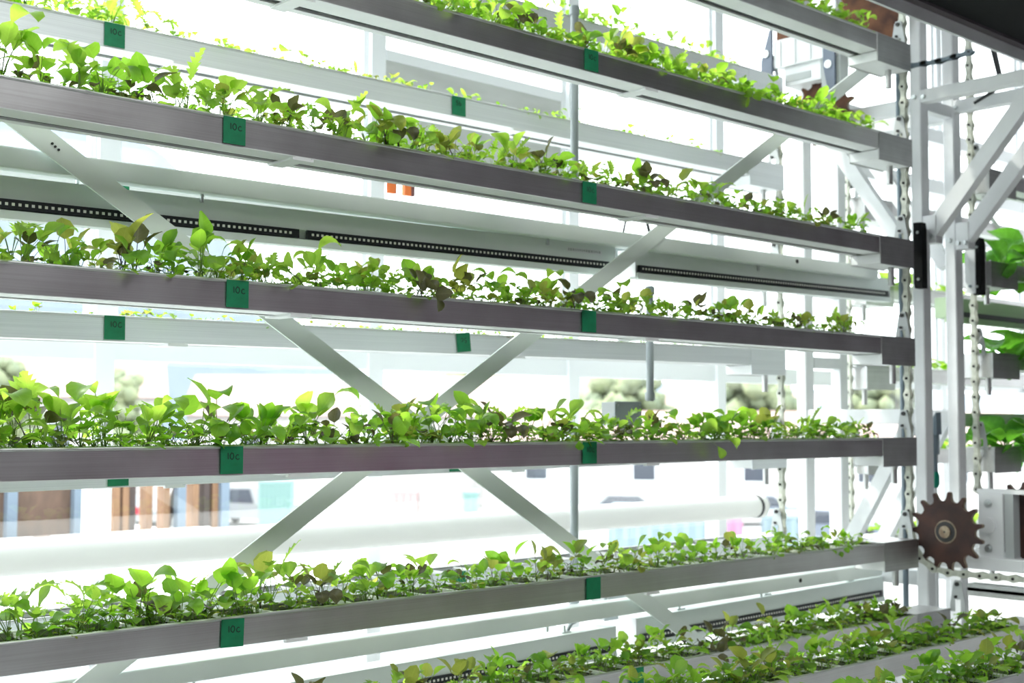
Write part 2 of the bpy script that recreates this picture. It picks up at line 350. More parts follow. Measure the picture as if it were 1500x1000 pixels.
def car(x, y, rot, m, label, pickup=False, L=4.9):
    t = empty('pickup_truck' if pickup else 'parked_car', (x, y, GZ), label, 'truck' if pickup else 'car', rot=(0, 0, rot))
    h = 1.05 if pickup else 0.85
    b = MB(); b.prism([(-L/2, .35), (L/2-.1, .35), (L/2, .6), (L/2-.1, h), (-L/2+.05, h), (-L/2, .7)], 'y', -.9, .9); put('body', b, m, t)
    b = MB()
    pr = [(-.7, h), (1.2, h), (.75, h+.72), (-.45, h+.75)] if pickup else [(-1.6, h), (1.3, h), (.6, h+.55), (-1.0, h+.58)]
    b.prism(pr, 'y', -.82, .82); cbn = put('cabin', b, m, t)
    b = MB(); q = [(px*0.9+.02, h+(pz-h)*0.86+.03) for px, pz in pr]; b.prism(q, 'y', -.84, .84); put('side_glass', b, 'carglass', cbn)
    for sx in (-1, 1):
        for sy in (-1, 1):
            b = MB(); b.prism(circ(sx*L*.31, .36, .36, 16), 'y', sy*.93-.12*(sy > 0), sy*.93+.12*(sy < 0)); put('wheel', b, 'tyre', t)
        b = MB(); b.box(-L/2-.03, -L/2+.1, sx*.75-.12, sx*.75+.12, .68, 1.0); put('tail_light', b, 'taillight', t)
    return t
car(33.4, 51.4, Rd(112), 'carwhite', 'white pickup truck parked beyond the left window', True, 5.4)
car(29.5, 54.5, Rd(70), 'carwhite', 'white car half hidden behind the timber posts')
car(24.0, 50.5, Rd(30), 'carred', 'red car seen between the open timber posts')
car(45.8, 27.9, -0.9, 'cargrey', 'blue grey car parked beyond the right rear post')
car(52.0, 36.0, -0.6, 'cargrey', 'blue grey car parked farthest out in the yard')
car(47.5, 40.5, -0.7, 'carwhite', 'white car parked in the yard left of the rear conduit')

def tree(x, y, r, h, label, seed):
    rg = np.random.default_rng(seed)
    t = empty('tree', (x, y, GZ), label, 'tree', 'far trees beyond the yard')
    b = MB(); b.tube([(0, 0, 0), (0.1, 0, h*.4), (0, 0.1, h*.7)], [r*.09, r*.07, r*.03], 7); put('trunk', b, 'bark', t)
    b = MB()
    for k in range(110):
        a = rg.uniform(0, 2*pi); q = r*math.sqrt(rg.uniform(0, 1))*.8; z = h*.42 + rg.uniform(0, 1)*h*.56
        q *= 1.05-abs((z/h)-.55)*1.1; s = r*rg.uniform(.12, .24)
        c = (q*cos(a), q*sin(a), z); bm = bmesh.new(); bmesh.ops.create_icosphere(bm, subdivisions=1, radius=s)
        vv = [(v.co.x*rg.uniform(.7, 1.3)+c[0], v.co.y*rg.uniform(.7, 1.3)+c[1], v.co.z*rg.uniform(.7, 1.2)+c[2]) for v in bm.verts]
        b.add(vv, [[v.index for v in f.verts] for f in bm.faces], 0, True); bm.free()
    o = put('crown', b, 'treegreen', t); o['kind'] = 'stuff'
TREES = ((66, 72, 5, 9), (70, 61, 4.2, 8.2), (73, 51.5, 4.2, 8.5), (80, 45, 4.5, 9), (86, 36, 4.2, 8), (24.5, 60, 2.6, 8), (29.5, 57.5, 2.0, 7.6), (19.5, 62, 2.8, 8.4), (94, 27, 4.5, 8.5), (98, 15, 4.2, 8), (78, 71, 4.5, 7.5))
TL = ['broad green tree behind the long pale house'] + ['%s broad green tree right of the long pale house' % q for q in ('first', 'second', 'third', 'fourth')] + ['middle small tree at the far left beyond the yard', 'right small tree at the far left beyond the yard', 'left small tree at the far left beyond the yard', 'fifth broad green tree right of the long pale house', 'last broad green tree at the far right of the yard', 'far tree behind the house among the trees']
for i, (x, y, r, h) in enumerate(TREES):
    tree(x, y, r, h, TL[i], 40+i)
mb = MB(); mb.box(-8, 4.75, 2.0, 8, GZ, .845); struct('terrace_wall', mb, 'frame')
# unfinished timber wall outside the left window
t = empty('timber_wall', (3.0, 5.0, GZ), 'unfinished plywood and timber stud wall outside the left window', 'wall frame')
for k in range(3):
    b = MB(); x1 = 0.54-k*1.22; b.box(x1-1.2, x1, 0, 0.02, 4.16, 4.72); put('plywood_panel', b, 'plywood', t)
for x, m in ((0.07, 'bluesteel'), (0.475, 'bluesteel'), (-0.6, 'bluesteel'), (1.16, 'bluesteel'), (1.475, 'bluesteel')):
    b = MB(); b.box(x-.03, x+.03, -.06, -.005, 4.145, 4.75); put('steel_stud', b, m, t)
for x, m in ((0.60, 'timber'), (0.735, 'timber'), (0.80, 'timber'), (0.955, 'timber'), (1.075, 'timber'), (1.28, 'timber'), (1.36, 'timberdark'), (1.425, 'timber'), (0.84, 'timberdark')):
    b = MB(); b.box(x-.022, x+.022, -.02, .07, 4.145, 4.72); put('timber_stud', b, m, t)
b = MB(); b.bar((0.96, 0.03, 3.9), (1.26, 0.03, 4.75), .05, .03, (0, 1, 0)); put('diagonal_brace', b, 'timberdark', t)
for z in (4.175, 4.70):
    b = MB(); b.box(-3, 1.5, -.02, .07, z-.03, z+.03); put('plate', b, 'timber', t)

# ------------------------------------------------------------------ air duct along the windows
t = empty('air_duct', (0, 1.08, 1.256), 'white fabric air duct running along the foot of the windows', 'air duct', rot=(0, Rd(0.0), 0))
b = MB(); b.tube([(-2.8, 0, 0), (5.02, 0, 0)], 0.052, 20); put('tube', b, 'fabric', t)
b = MB(); b.tube([(5.0, 0, 0), (5.035, 0, 0)], 0.056, 20); put('end_cap', b, 'fabric', t)
b = MB(); b.tube([(4.985, 0, 0), (5.0, 0, 0)], 0.0545, 20); put('clamp_ring', b, 'cable', t)
for x in (1.0, 3.0, 4.6):
    b = MB(); b.box(x-.012, x+.012, .05, .30, -.01, .01); put('bracket', b, 'frame', t)
t = empty('duct_reflection', (0, 4.75, 0.93), 'reflection of the air duct in the window glass, modelled as a cream banded tube', 'pipe')  # added tube standing in for the duct mirrored in the glass
b = MB(); b.tube([(-4, 0, 0), (4.25, 0, 0)], 0.05, 18); put('tube', b, 'fabric', t)
b = MB(); b.tube([(3.11, 0, 0), (3.21, 0, 0)], 0.0515, 18); put('band', b, 'band', t)
for x in (1.0, 2.4, 4.0):
    b = MB(); b.box(x-.02, x+.02, -.03, .03, -.085, -.045); put('foot', b, 'frame', t)

# ------------------------------------------------------------------ steel support frame
t = empty('support_frame', (4.72, 0.07, 0), 'white painted square steel frame that carries the chains', 'frame')
def fr(name, b, m='paint'): o = put(name, b, m, t); o.matrix_parent_inverse = Matrix.Translation((-4.72, -0.07, 0)); return o
for px, py in ((4.72, .043), (4.98, .043), (4.72, .60), (4.98, .60)):
    b = MB(); b.prism(rrect(px, px+.06, py, py+.05, .006), 'z', 0.0, 4.7); fr('post', b)
for px in (4.72, 4.98):                                             # ties between front and back posts
    for z in (1.672, 2.93, 1.035):
        b = MB(); b.prism(rrect(px+.006, px+.054, z-.03, z+.03, .005), 'y', .093, .60); fr('cross_beam', b)
    b = MB(); b.prism(rrect(px, px+.05, 2.93, 2.983, .005), 'y', -1.7, .043); fr('cross_beam', b)
    b = MB(); b.prism(rrect(px, px+.05, 1.09, 1.14, .005), 'y', -1.9, .043); fr('cross_beam', b)
    b = MB(); b.bar((px+.03, .018, 2.40), (px+.03, -.50, 3.01), .062, .05, (1, 0, 0)); fr('brace', b)
    b = MB(); b.box(px+.002, px+.056, -.012, .043, 2.36, 2.47); fr('brace_plate', b)
    for (y0, z0, y1, z1) in ((.60, 3.02, .10, 2.30), (.10, 1.69, .56, 0.90)):
        b = MB(); b.bar((px+.03, y0, z0), (px+.03, y1, z1), .058, .04, (1, 0, 0)); fr('brace', b)
    for (y, z) in ((.03, 2.385), (.0, 2.385), (.03, 2.95), (.07, 2.955), (.07, 2.40)):
        b = MB(); b.tube([(px-.012, y, z), (px+.004, y, z)], .0085, 8); fr('bolt', b, 'bolt')
    for y in (-.72, -1.5):
        b = MB(); b.prism(rrect(px, px+.06, y-.05, y, .005), 'z', 0.0, 1.09); fr('post', b)
for z in (2.93,):
    b = MB(); b.prism(rrect(.05, .09, z-.02, z+.03, .004), 'x', 4.78, 4.98); fr('cross_beam', b)
for z in (1.9, 2.21, 1.66):
    b = MB(); b.prism(rrect(.60, .64, z-.02, z+.03, .004), 'x', 4.78, 4.98); fr('cross_beam', b)
YB = .195                                                           # flat X bracing behind the front trays
for p, q in (((-.66, 3.384), (4.70, 0.186)), ((4.66, 3.12), (-.36, 0.0))):
    b = MB(); yy = YB if p[0] < 1 else YB+.008
    b.bar((p[0], yy, p[1]), (q[0], yy, q[1]), .052, .006, (0, 1, 0)); fr('diagonal_brace', b, 'greenpaint')
for x, z in ((1.215, 2.268), (1.222, 2.262), (1.23, 2.256), (1.5, 2.09)):
    b = MB(); b.tube([(x, YB-.006, z), (x, YB-.002, z)], .003, 6); fr('screw', b, 'cable')
# far left end frame (outside the view)
for py in (.043, .60):
    b = MB(); b.prism(rrect(-.74, -.68, py, py+.05, .006), 'z', 0.0, 4.7); fr('post', b)

# guide rails
for (x, y, z0, z1, ln) in ((4.655, .025, 2.175, 2.435, 'black chain guide bolted to the left front post'), (5.12, .022, 2.18, 2.42, 'black chain guide bolted to the right front post')):
    t = empty('chain_guide', (x, y, z0), ln, 'chain guide', 'chain guides')
    h = z1-z0
    b = MB(); b.prism([(-.02, 0), (.012, 0), (.016, .02), (.016, h), (-.016, h), (-.02, h-.02)], 'x', -.012, .028); put('guide_strip', b, 'black', t)
    b = MB(); b.box(.028, .066, -.005, .018, .02, h-.02); put('mounting_plate', b, 'paint', t)
    for z in (.035, h-.04):
        b = MB(); b.tube([(-.016, -.004, z), (-.012, -.004, z)], .006, 8); put('bolt', b, 'bolt', t)
b = MB(); b.box(0, .004, -.03, .015, 0, .26); 
o = put('backing_plate', b, 'paint', None, loc=(5.085, .045, 2.185)); tag(o, 'pale mounting plate with two bolts beside the right chain guide', 'plate')
for z in (.03, .21):
    b = MB(); b.tube([(-.006, -.008, z), (0, -.008, z)], .006, 8); put('bolt', b, 'slate', o)

# ------------------------------------------------------------------ chains
PITCH_L = .064
def plate_profile(n=6):
    pts = []; r = .0155; wst = .0095; p = PITCH_L
    for k in range(n+1): a = pi*k/n; pts.append((r*cos(a), p+r*sin(a)))
    pts += [(-wst, p*.62), (-wst, p*.38)]
    for k in range(n+1): a = pi+pi*k/n; pts.append((r*cos(a), r*sin(a)))
    pts += [(wst, p*.38), (wst, p*.62)]
    return pts
LINKS = []
for wdt in (.0125, .0085):
    b = MB(); pf = plate_profile()
    for s in (-1, 1): b.prism(pf, 'x', s*wdt, s*(wdt-.003), 0)
    for z in (0, PITCH_L): b.prism(circ(0, z, .0055, 8), 'x', -.016, .016, 1)
    LINKS.append(b.mesh('link', ml(['link', 'pin'])))
def chain(name, X, path, label, group):
    """path: (Y,Z) polyline walked in steps of one link"""
    P = [Vector(p) for p in path]; pts = [P[0].copy()]; seg = 0; cur = P[0].copy()
    while True:
        need = PITCH_L
        while seg < len(P)-1 and (P[seg+1]-cur).length < need:
            need -= (P[seg+1]-cur).length; cur = P[seg+1].copy(); seg += 1
        if seg >= len(P)-1: break
        cur = cur + (P[seg+1]-cur).normalized()*need; pts.append(cur.copy())
    t = empty(name, (X, pts[0].x, pts[0].y), label, 'chain', group)
    for i in range(len(pts)-1):
        a, c = pts[i], pts[i+1]; d = c-a
        ob('link', LINKS[i % 2], t, (0, a.x-pts[0].x, a.y-pts[0].y), (math.atan2(-d.x, d.y), 0, 0))
    return t
SY, SZ, SRr = -.105, 1.236, .153
arc = [(SY+SRr*cos(a), SZ+SRr*sin(a)) for a in np.linspace(0, -pi/2, 14)]
chain('conveyor_chain', 4.60, [(.048, 3.42)]+arc+[(-1.45, SZ-SRr)], 'long pale link chain dropping past the front tray ends and under the rusty sprocket', 'conveyor chains')
chain('conveyor_chain', 4.60, [(.645, 3.05), (.645, 1.02)], 'link chain at the rear tray ends, left of the rear posts', 'conveyor chains')
chain('conveyor_chain', 5.15, [(.06, 3.42), (.055, SZ+.1), (.0, SZ+.155)], 'link chain running beside the right front post, lettuce trays hang on it', 'conveyor chains')
chain('conveyor_chain', 5.15, [(.665, 3.0), (.665, 1.02)], 'link chain right of the rear posts, partly behind the tray ends', 'conveyor chains')
chain('drive_chain', 4.60, [(.02, 3.052), (-.10, 3.044), (-.27, 3.055)], 'short dark sagging chain slung across the tops of the posts', 'drive chains')
for o in list(COL.objects):
    if o.parent and o.parent.name.startswith('drive_chain'): o.scale = (1, .62, 1)
LD = LINKS[0].copy(); LD.materials[0] = M['slate']
for o in list(COL.objects):
    if o.parent and o.parent.name.startswith('drive_chain'): o.data = LD

# ------------------------------------------------------------------ sprockets and bearings
def sprocket(X, Y, Z, nt, rroot, rtip, label, mface='rustdark', th=.017, hub=True):
    t = empty('sprocket', (X, Y, Z), label, 'sprocket', 'sprockets')
    prof = []
    for k in range(nt):
        c = 2*pi*k/nt; w = 2*pi/nt
        for da, r in ((-.50, rroot), (-.34, rroot+.001), (-.23, rroot+.006), (-.16, rroot+(rtip-rroot)*.45), (-.12, rtip-.006), (-.06, rtip), (.06, rtip), (.12, rtip-.006), (.16, rroot+(rtip-rroot)*.45), (.23, rroot+.006), (.34, rroot+.001)):
            prof.append((r*cos(c+da*w), r*sin(c+da*w)))
    b = MB(); b.prism(prof, 'x', -th/2, th/2, 1, capmi=0); put('toothed_disc', b, [mface, 'worn'], t)
    if hub:
        for r, x0, m, nm in ((.044, -.010, 'worn', 'hub_ring'), (.039, -.013, 'pin', 'seal'), (.023, -.018, 'worn', 'shaft_end'), (.004, -.019, 'pin', 'centre_hole')):
            b = MB(); b.prism(circ(0, 0, r, 28), 'x', x0, x0+.012); put(nm, b, m, t)
    b = MB(); b.prism(circ(0, 0, .022, 16), 'x', th/2, .14); put('shaft', b, 'steel', t)
    return t
sprocket(4.60, SY, SZ, 15, .116, .151, 'large rusty sprocket with pale worn teeth and round hub, beside the lowest front tray end')
sprocket(4.835, -.30, 1.262, 16, .135, .162, 'rusty sprocket half hidden behind the white bearing plate', hub=False)
sprocket(4.66, .24, 3.30, 16, .145, .172, 'rusty top sprocket just under the ceiling, behind the highest tray end', 'rust', hub=False)
sprocket(4.63, .44, 2.95, 15, .118, .15, 'rusty sprocket below the white gear motor', 'rust', hub=False)
t = empty('bearing_block', (4.75, -.21, 1.14), 'white bolted bearing plate right of the rusty sprocket', 'bearing')
b = MB(); b.box(-.01, .0, -.048, .048, 0, .24); put('plate', b, 'paint', t)
b = MB(); b.prism(circ(.01, .118, .031, 22), 'x', -.022, -.01); put('boss', b, 'paint', t)
for z in (.032, .202):
    b = MB(); b.prism(circ(.01, z, .016, 16), 'x', -.013, -.01); w_ = put('washer', b, 'bolt', t)
    b = MB(); b.prism(circ(.01, z, .010, 6), 'x', -.024, -.013); put('bolt_head', b, 'bolt', w_)
b = MB(); b.box(0, .06, -.085, .05, -.02, .0); b.box(.0, .05, -.6, .06, -.045, -.02); put('base_rail', b, 'paint', t)
b = MB(); b.box(.0, .05, -.085, -.05, 0, .24); put('side_plate', b, 'galv', t)
b = MB(); b.box(.0, .05, -.75, .06, .24, .255); put('top_rail', b, 'paint', t)
b = MB(); b.box(.11, .12, -.75, -.05, .0, .24); put('rear_plate', b, 'galv', t)
t = empty('chain_rail', (4.60, -.9, 1.04), 'grey steel rail under the lower horizontal chain', 'rail')
b = MB(); b.box(-.03, .03, -.75, .70, -.012, .014); put('rail_bar', b, 'galv', t)
b = MB(); b.box(-.03, -.024, -.75, .70, -.03, .0); put('rail_lip', b, 'steel', t)

# gear motor at the top of the rear chain
t = empty('gear_motor', (4.57, .50, 3.20), 'white gear motor with navy bracket plates near the ceiling', 'motor')
b = MB(); b.prism(rrect(-.16, .13, -.05, .07, .012), 'x', -.02, .14); put('housing', b, 'paint', t)
for k in range(4):
    b = MB(); b.box(-.025, -.02, -.13+k*.075, -.122+k*.075, -.045, .065); put('cooling_rib', b, 'frame', t)
b = MB(); b.box(0, .12, -.09, .09, -.13, -.05); put('gearbox', b, 'paint', t)
b = MB(); b.box(-.003, .0, -.04, .08, -.115, -.085); put('rating_plate', b, 'galv', t)
b = MB(); b.box(0, .10, .0, .13, .07, .17); put('motor_flange', b, 'rust', t)
for y0, s in ((.135, 1), (-.175, 1)):
    b = MB(); b.prism([(y0, -.20), (y0+.03, -.20), (y0+.055, -.09), (y0+.055, -.01), (y0+.012, .12), (y0, .12)], 'x', -.03, -.018); bp_ = put('bracket_plate', b, 'navy', t)
    for z in (-.085, .02):
        b = MB(); b.prism(circ(y0+.03, z, .017, 16), 'x', -.034, -.03); put('washer', b, 'frame', bp_)
b = MB(); b.box(-.01, .05, -.19, -.1, -.17, -.05); put('terminal_box', b, 'galv', t)
b = MB(); b.tube([(.0, -.30, .01), (.0, -.30, -.055), (.0, -.325, -.085), (.0, -.43, -.10)], .018, 10)
put('elbow_conduit', b, 'slate', t)

# pipes between the posts
t = empty('upright_conduit', (4.68, .118, .9), 'slate grey upright conduit just behind the front chain', 'pipe')
b = MB(); b.tube([(0, 0, 0), (0, 0, 2.7)], .011, 12); put('tube', b, 'slate', t)
b = MB(); b.tube([(0, 0, .36), (0, 0, .40)], .014, 12); put('collar', b, 'teal', t)
t = empty('water_pipe', (4.87, .10, .9), 'pipe between the two front posts with a teal fitting', 'pipe')
b = MB(); b.tube([(0, 0, 0), (0, 0, .49)], .016, 14); put('white_pipe', b, 'paint', t)
b = MB(); b.tube([(0, 0, .485), (0, 0, .50), (0, 0, .535), (0, 0, .55)], [.019, .026, .026, .02], 14); put('fitting', b, 'teal', t)
b = MB(); b.tube([(0, 0, .55), (0, 0, .62), (0, 0, .62), (0, 0, .70)], [.02, .02, .027, .027], 14); put('sleeve', b, 'slate', t)
b = MB(); b.prism([(-.03, .70), (.03, .70), (-.028, .79)], 'x', -.02, .02); put('wedge_cap', b, 'slate', t)
t = empty('drop_pipe', (4.90, .16, 1.72), 'thin white drop pipe between the posts', 'pipe')
b = MB(); b.tube([(0, 0, 0), (0, 0, 1.6)], .016, 12); put('tube', b, 'paint', t)
b = MB(); b.tube([(0, 0, 0), (0, 0, .02)], .02, 12); put('collar', b, 'orange', t)
for k, (dy, lb) in enumerate(((0, 'black cable looping from the ceiling panel to the second post, outer one'), (.035, 'black cable looping from the ceiling panel to the second post, inner one'))):
    b = MB(); b.tube([(4.98-k*.01, -.13-dy*.5, 3.16), (4.98, -.155-dy*.3, 3.05), (4.98, -.13-dy*.3, 2.99), (4.98, -.05, 2.955)], .0065, 8)
    tag(put('cable', b, 'cable'), lb, 'cable', 'cables by the posts')
# conduits in the middle of the rack
for (x, z0, z1, lb) in ((3.06, 2.40, 3.03, 'upright grey conduit in the upper middle, behind the upper trays'), (3.435, 1.72, 2.12, 'short upright grey conduit right of centre, below the light fixture'), (3.06, 1.06, 1.62, 'upright grey conduit behind the lowest front tray')):
    t = empty('conduit', (x, .36, z0), lb, 'pipe', 'grey conduits')
    b = MB(); b.tube([(0, 0, 0), (0, 0, z1-z0)], .0135, 14); put('tube', b, 'pipe', t)
    for z in (0.004, z1-z0-.03):
        b = MB(); b.tube([(0, 0, z), (0, 0, z+.026)], .0175, 14); put('coupling', b, 'pipe', t)
for (x, y, z, lb) in ((3.33, .40, 1.675, 'grey junction box behind the fourth tray, beside the conduit'), (3.32, .44, 2.25, 'grey junction box behind the light rail, right of centre'), (3.32, .44, 1.02, 'grey junction box behind the lower light rail')):
    t = empty('junction_box', (x, y, z), lb, 'box', 'junction boxes')
    b = MB(); b.box(-.065, .065, -.03, .03, -.04, .04); put('body', b, 'galv', t)
    b = MB(); b.box(-.067, .067, -.034, -.03, -.042, .042); put('lid', b, 'pipe', t)
    for sx in (-1, 1):
        b = MB(); b.tube([(sx*.055, -.037, .03), (sx*.055, -.034, .03)], .005, 6); put('screw', b, 'bolt', t)
b = MB(); b.tube([(3.36, .42, 2.29), (3.36, .40, 2.36), (3.40, .39, 2.385), (3.44, .38, 2.36), (3.45, .37, 2.30)], .006, 8)
tag(put('cable', b, 'cable'), 'dark flexible cable arched over the light rail right of centre', 'cable')
for (x, lb) in ((3.075, 'orange reflector tag on the window frame, left of two'), (3.15, 'orange and maroon box on the window, right of two')):
    t = empty('orange_marker', (x, 1.38, 2.53), lb, 'marker', 'orange markers')
    b = MB(); b.box(-.016, .016, -.02, 0, 0, .048); put('body', b, 'orange', t)
    b = MB(); b.box(.016, .035 if x > 3.1 else .02, -.02, 0, 0, .048); put('side', b, 'maroon', t)

# black ceiling panel over the walkway
t = empty('ceiling_panel', (4.6, -.30, 3.06), 'black overhead panel with a pale metal edge, top right', 'panel')
b = MB(); b.box(-1.6, 2.4, -1.3, -.012, .05, .075); put('black_sheet', b, 'black', t)
b = MB(); b.box(-1.6, 2.4, -.012, 0, -.005, .06); put('edge_rail', b, 'paint', t)
b = MB(); b.box(-1.6, 2.4, -.045, -.012, .040, .0499); put('edge_strip', b, 'wall', t)

# ------------------------------------------------------------------ light rails and grow lights
def rail(z, lb):
    t = empty('light_rail', (0, .21, z), lb, 'rail', 'light rails', rot=(0, -.006, 0))
    b = MB(); b.prism(rrect(0, .05, -.024, .024, .004), 'x', -.6, 4.66); put('beam', b, 'greenpaint', t)
    for x in (4.1,):
        b = MB(); b.tube([(x, -.002, 0.004), (x, .002, 0.004)], .008, 10); put('hole', b, 'pin', t)
    for x in (1.62, 2.82, 3.9):
        b = MB(); b.tube([(x, .03, -.044), (x, .03, -.024)], .005, 6); put('hanger_rod', b, 'bolt', t)
rail(2.222, 'pale painted square rail behind the front trays, upper one')
rail(1.036, 'pale painted square rail behind the front trays, lower one near the frame bottom')
def grow_light(x0, x1, z, lb, label_plate=False):
    t = empty('grow_light', (x0, .245, z), lb, 'grow light', 'bar grow lights', rot=(0, -.0135, 0))
    L = x1-x0
    b = MB(); b.prism([(0, 0), (0, .052), (.010, .052), (.075, .052), (.075, -.03), (.03, -.03)], 'x', 0, L); put('housing', b, 'greenpaint', t)
    nb = max(1, round(L/1.12)); bl = L/nb
    for k in range(nb):
        b = MB(); b.box(k*bl+.012, (k+1)*bl-.012, -.004, .002, -.0225, 0); bd = put('led_board', b, 'board', t)
        b = MB(); n_ = int((bl-.05)/.0152)
        for q in range(n_): cx = k*bl+.03+q*.0152; b.box(cx-.0033, cx+.0033, -.0055, -.004, -.0145, -.008)
        put('diode_row', b, 'diode', bd)['kind'] = 'stuff'
    b = MB(); b.box(0, L, -.008, .03, -.045, -.026); put('lower_lip', b, 'greenpaint', t)
    for x in (-.006, L):
        b = MB(); b.box(x, x+.004, -.002, .076, -.040, .053); put('end_cap', b, 'paint', t)
    for x in (.25, L*.5, L-.2):
        b = MB(); b.tube([(x, .03, .052), (x, .03, .075)], .005, 8); b.box(x-.02, x+.02, .02, .04, .052, .056); put('hanger', b, 'bolt', t)
    if label_plate:
        b = MB(); b.box(L-.22, L-.06, -.0008, 0, .020, .034); lp = put('print', b, 'paint', t)
        b = MB(); x = L-.215
        while x < L-.065: w = random.uniform(.003, .009); b.box(x, x+w, -.0014, -.0008, .023+random.uniform(0, .002), .031); x += w+.004
        put('print_marks', b, 'galv', lp)['kind'] = 'stuff'
    b = MB(); b.tube([(L-.18, .04, .05), (L-.16, .04, .075), (L-.12, .04, .085)], .007, 8); put('power_lead', b, 'pipe', t)
grow_light(-.5, 3.13, 2.118, 'long bar grow light with a row of small diodes, left of the two upper ones', True)
grow_light(3.235, 4.80, 2.168, 'shorter bar grow light with diodes, right of the two upper ones')
grow_light(-.5, 3.13, .892, 'bar grow light above the lowest tray rows, left of the two')
grow_light(3.235, 4.72, .955, 'bar grow light above the lowest tray rows, right of the two')
# magenta grow lamp across the walkway (behind the camera)
t = empty('magenta_lamp', (3.9, -3.0, 1.15), 'magenta grow lamp across the walkway', 'lamp')
for k in range(2):
    b = MB(); b.tube([(-.5+k*1.0, 0, .18), (-.25+k*1.0, 0, .30)], .05, 10); put('lamp_tube', b, 'magenta', t)
b = MB(); b.box(-.7, 1.0, -.09, -.06, 0, .7); put('back_plate', b, 'wall', t)
#--MARK-HARDWARE-END
# ------------------------------------------------------------------ grow trays
TW, TH = .127, .066
CACHE = {}
def cached(key, fn):
    if key not in CACHE: CACHE[key] = fn()
    return CACHE[key]
GLYPH = {'1': [[(.35, .1), (.30, .9)]], '0': [[(.5, .05), (.18, .25), (.12, .6), (.4, .95), (.75, .8), (.85, .4), (.6, .08), (.45, .08)]],
         'c': [[(.8, .62), (.5, .7), (.25, .45), (.3, .15), (.6, .05), (.9, .15)]], '5': [[(.8, .95), (.3, .92), (.25, .55), (.6, .6), (.8, .35), (.55, .05), (.2, .12)]],
         'C': [[(.85, .75), (.55, .85), (.22, .5), (.32, .1), (.7, .05), (.92, .2)]],
         'b': [[(.25, .95), (.22, .05)], [(.22, .4), (.5, .6), (.8, .4), (.6, .08), (.25, .08)]]}
def lettering(txt, h, w):
    b = MB(); x = 0
    for ch in txt:
        for st in GLYPH[ch]:
            for (ax, az), (bx_, bz) in zip(st[:-1], st[1:]):
                b.bar((x+ax*w, 0, az*h), (x+bx_*w, 0, bz*h), .0022, .0004, (0, 1, 0))
                b.box(x+bx_*w-.0008, x+bx_*w+.0008, -.0002, .0002, bz*h-.0008, bz*h+.0008)
        x += w*(.55 if ch == '1' else .95)
    return b
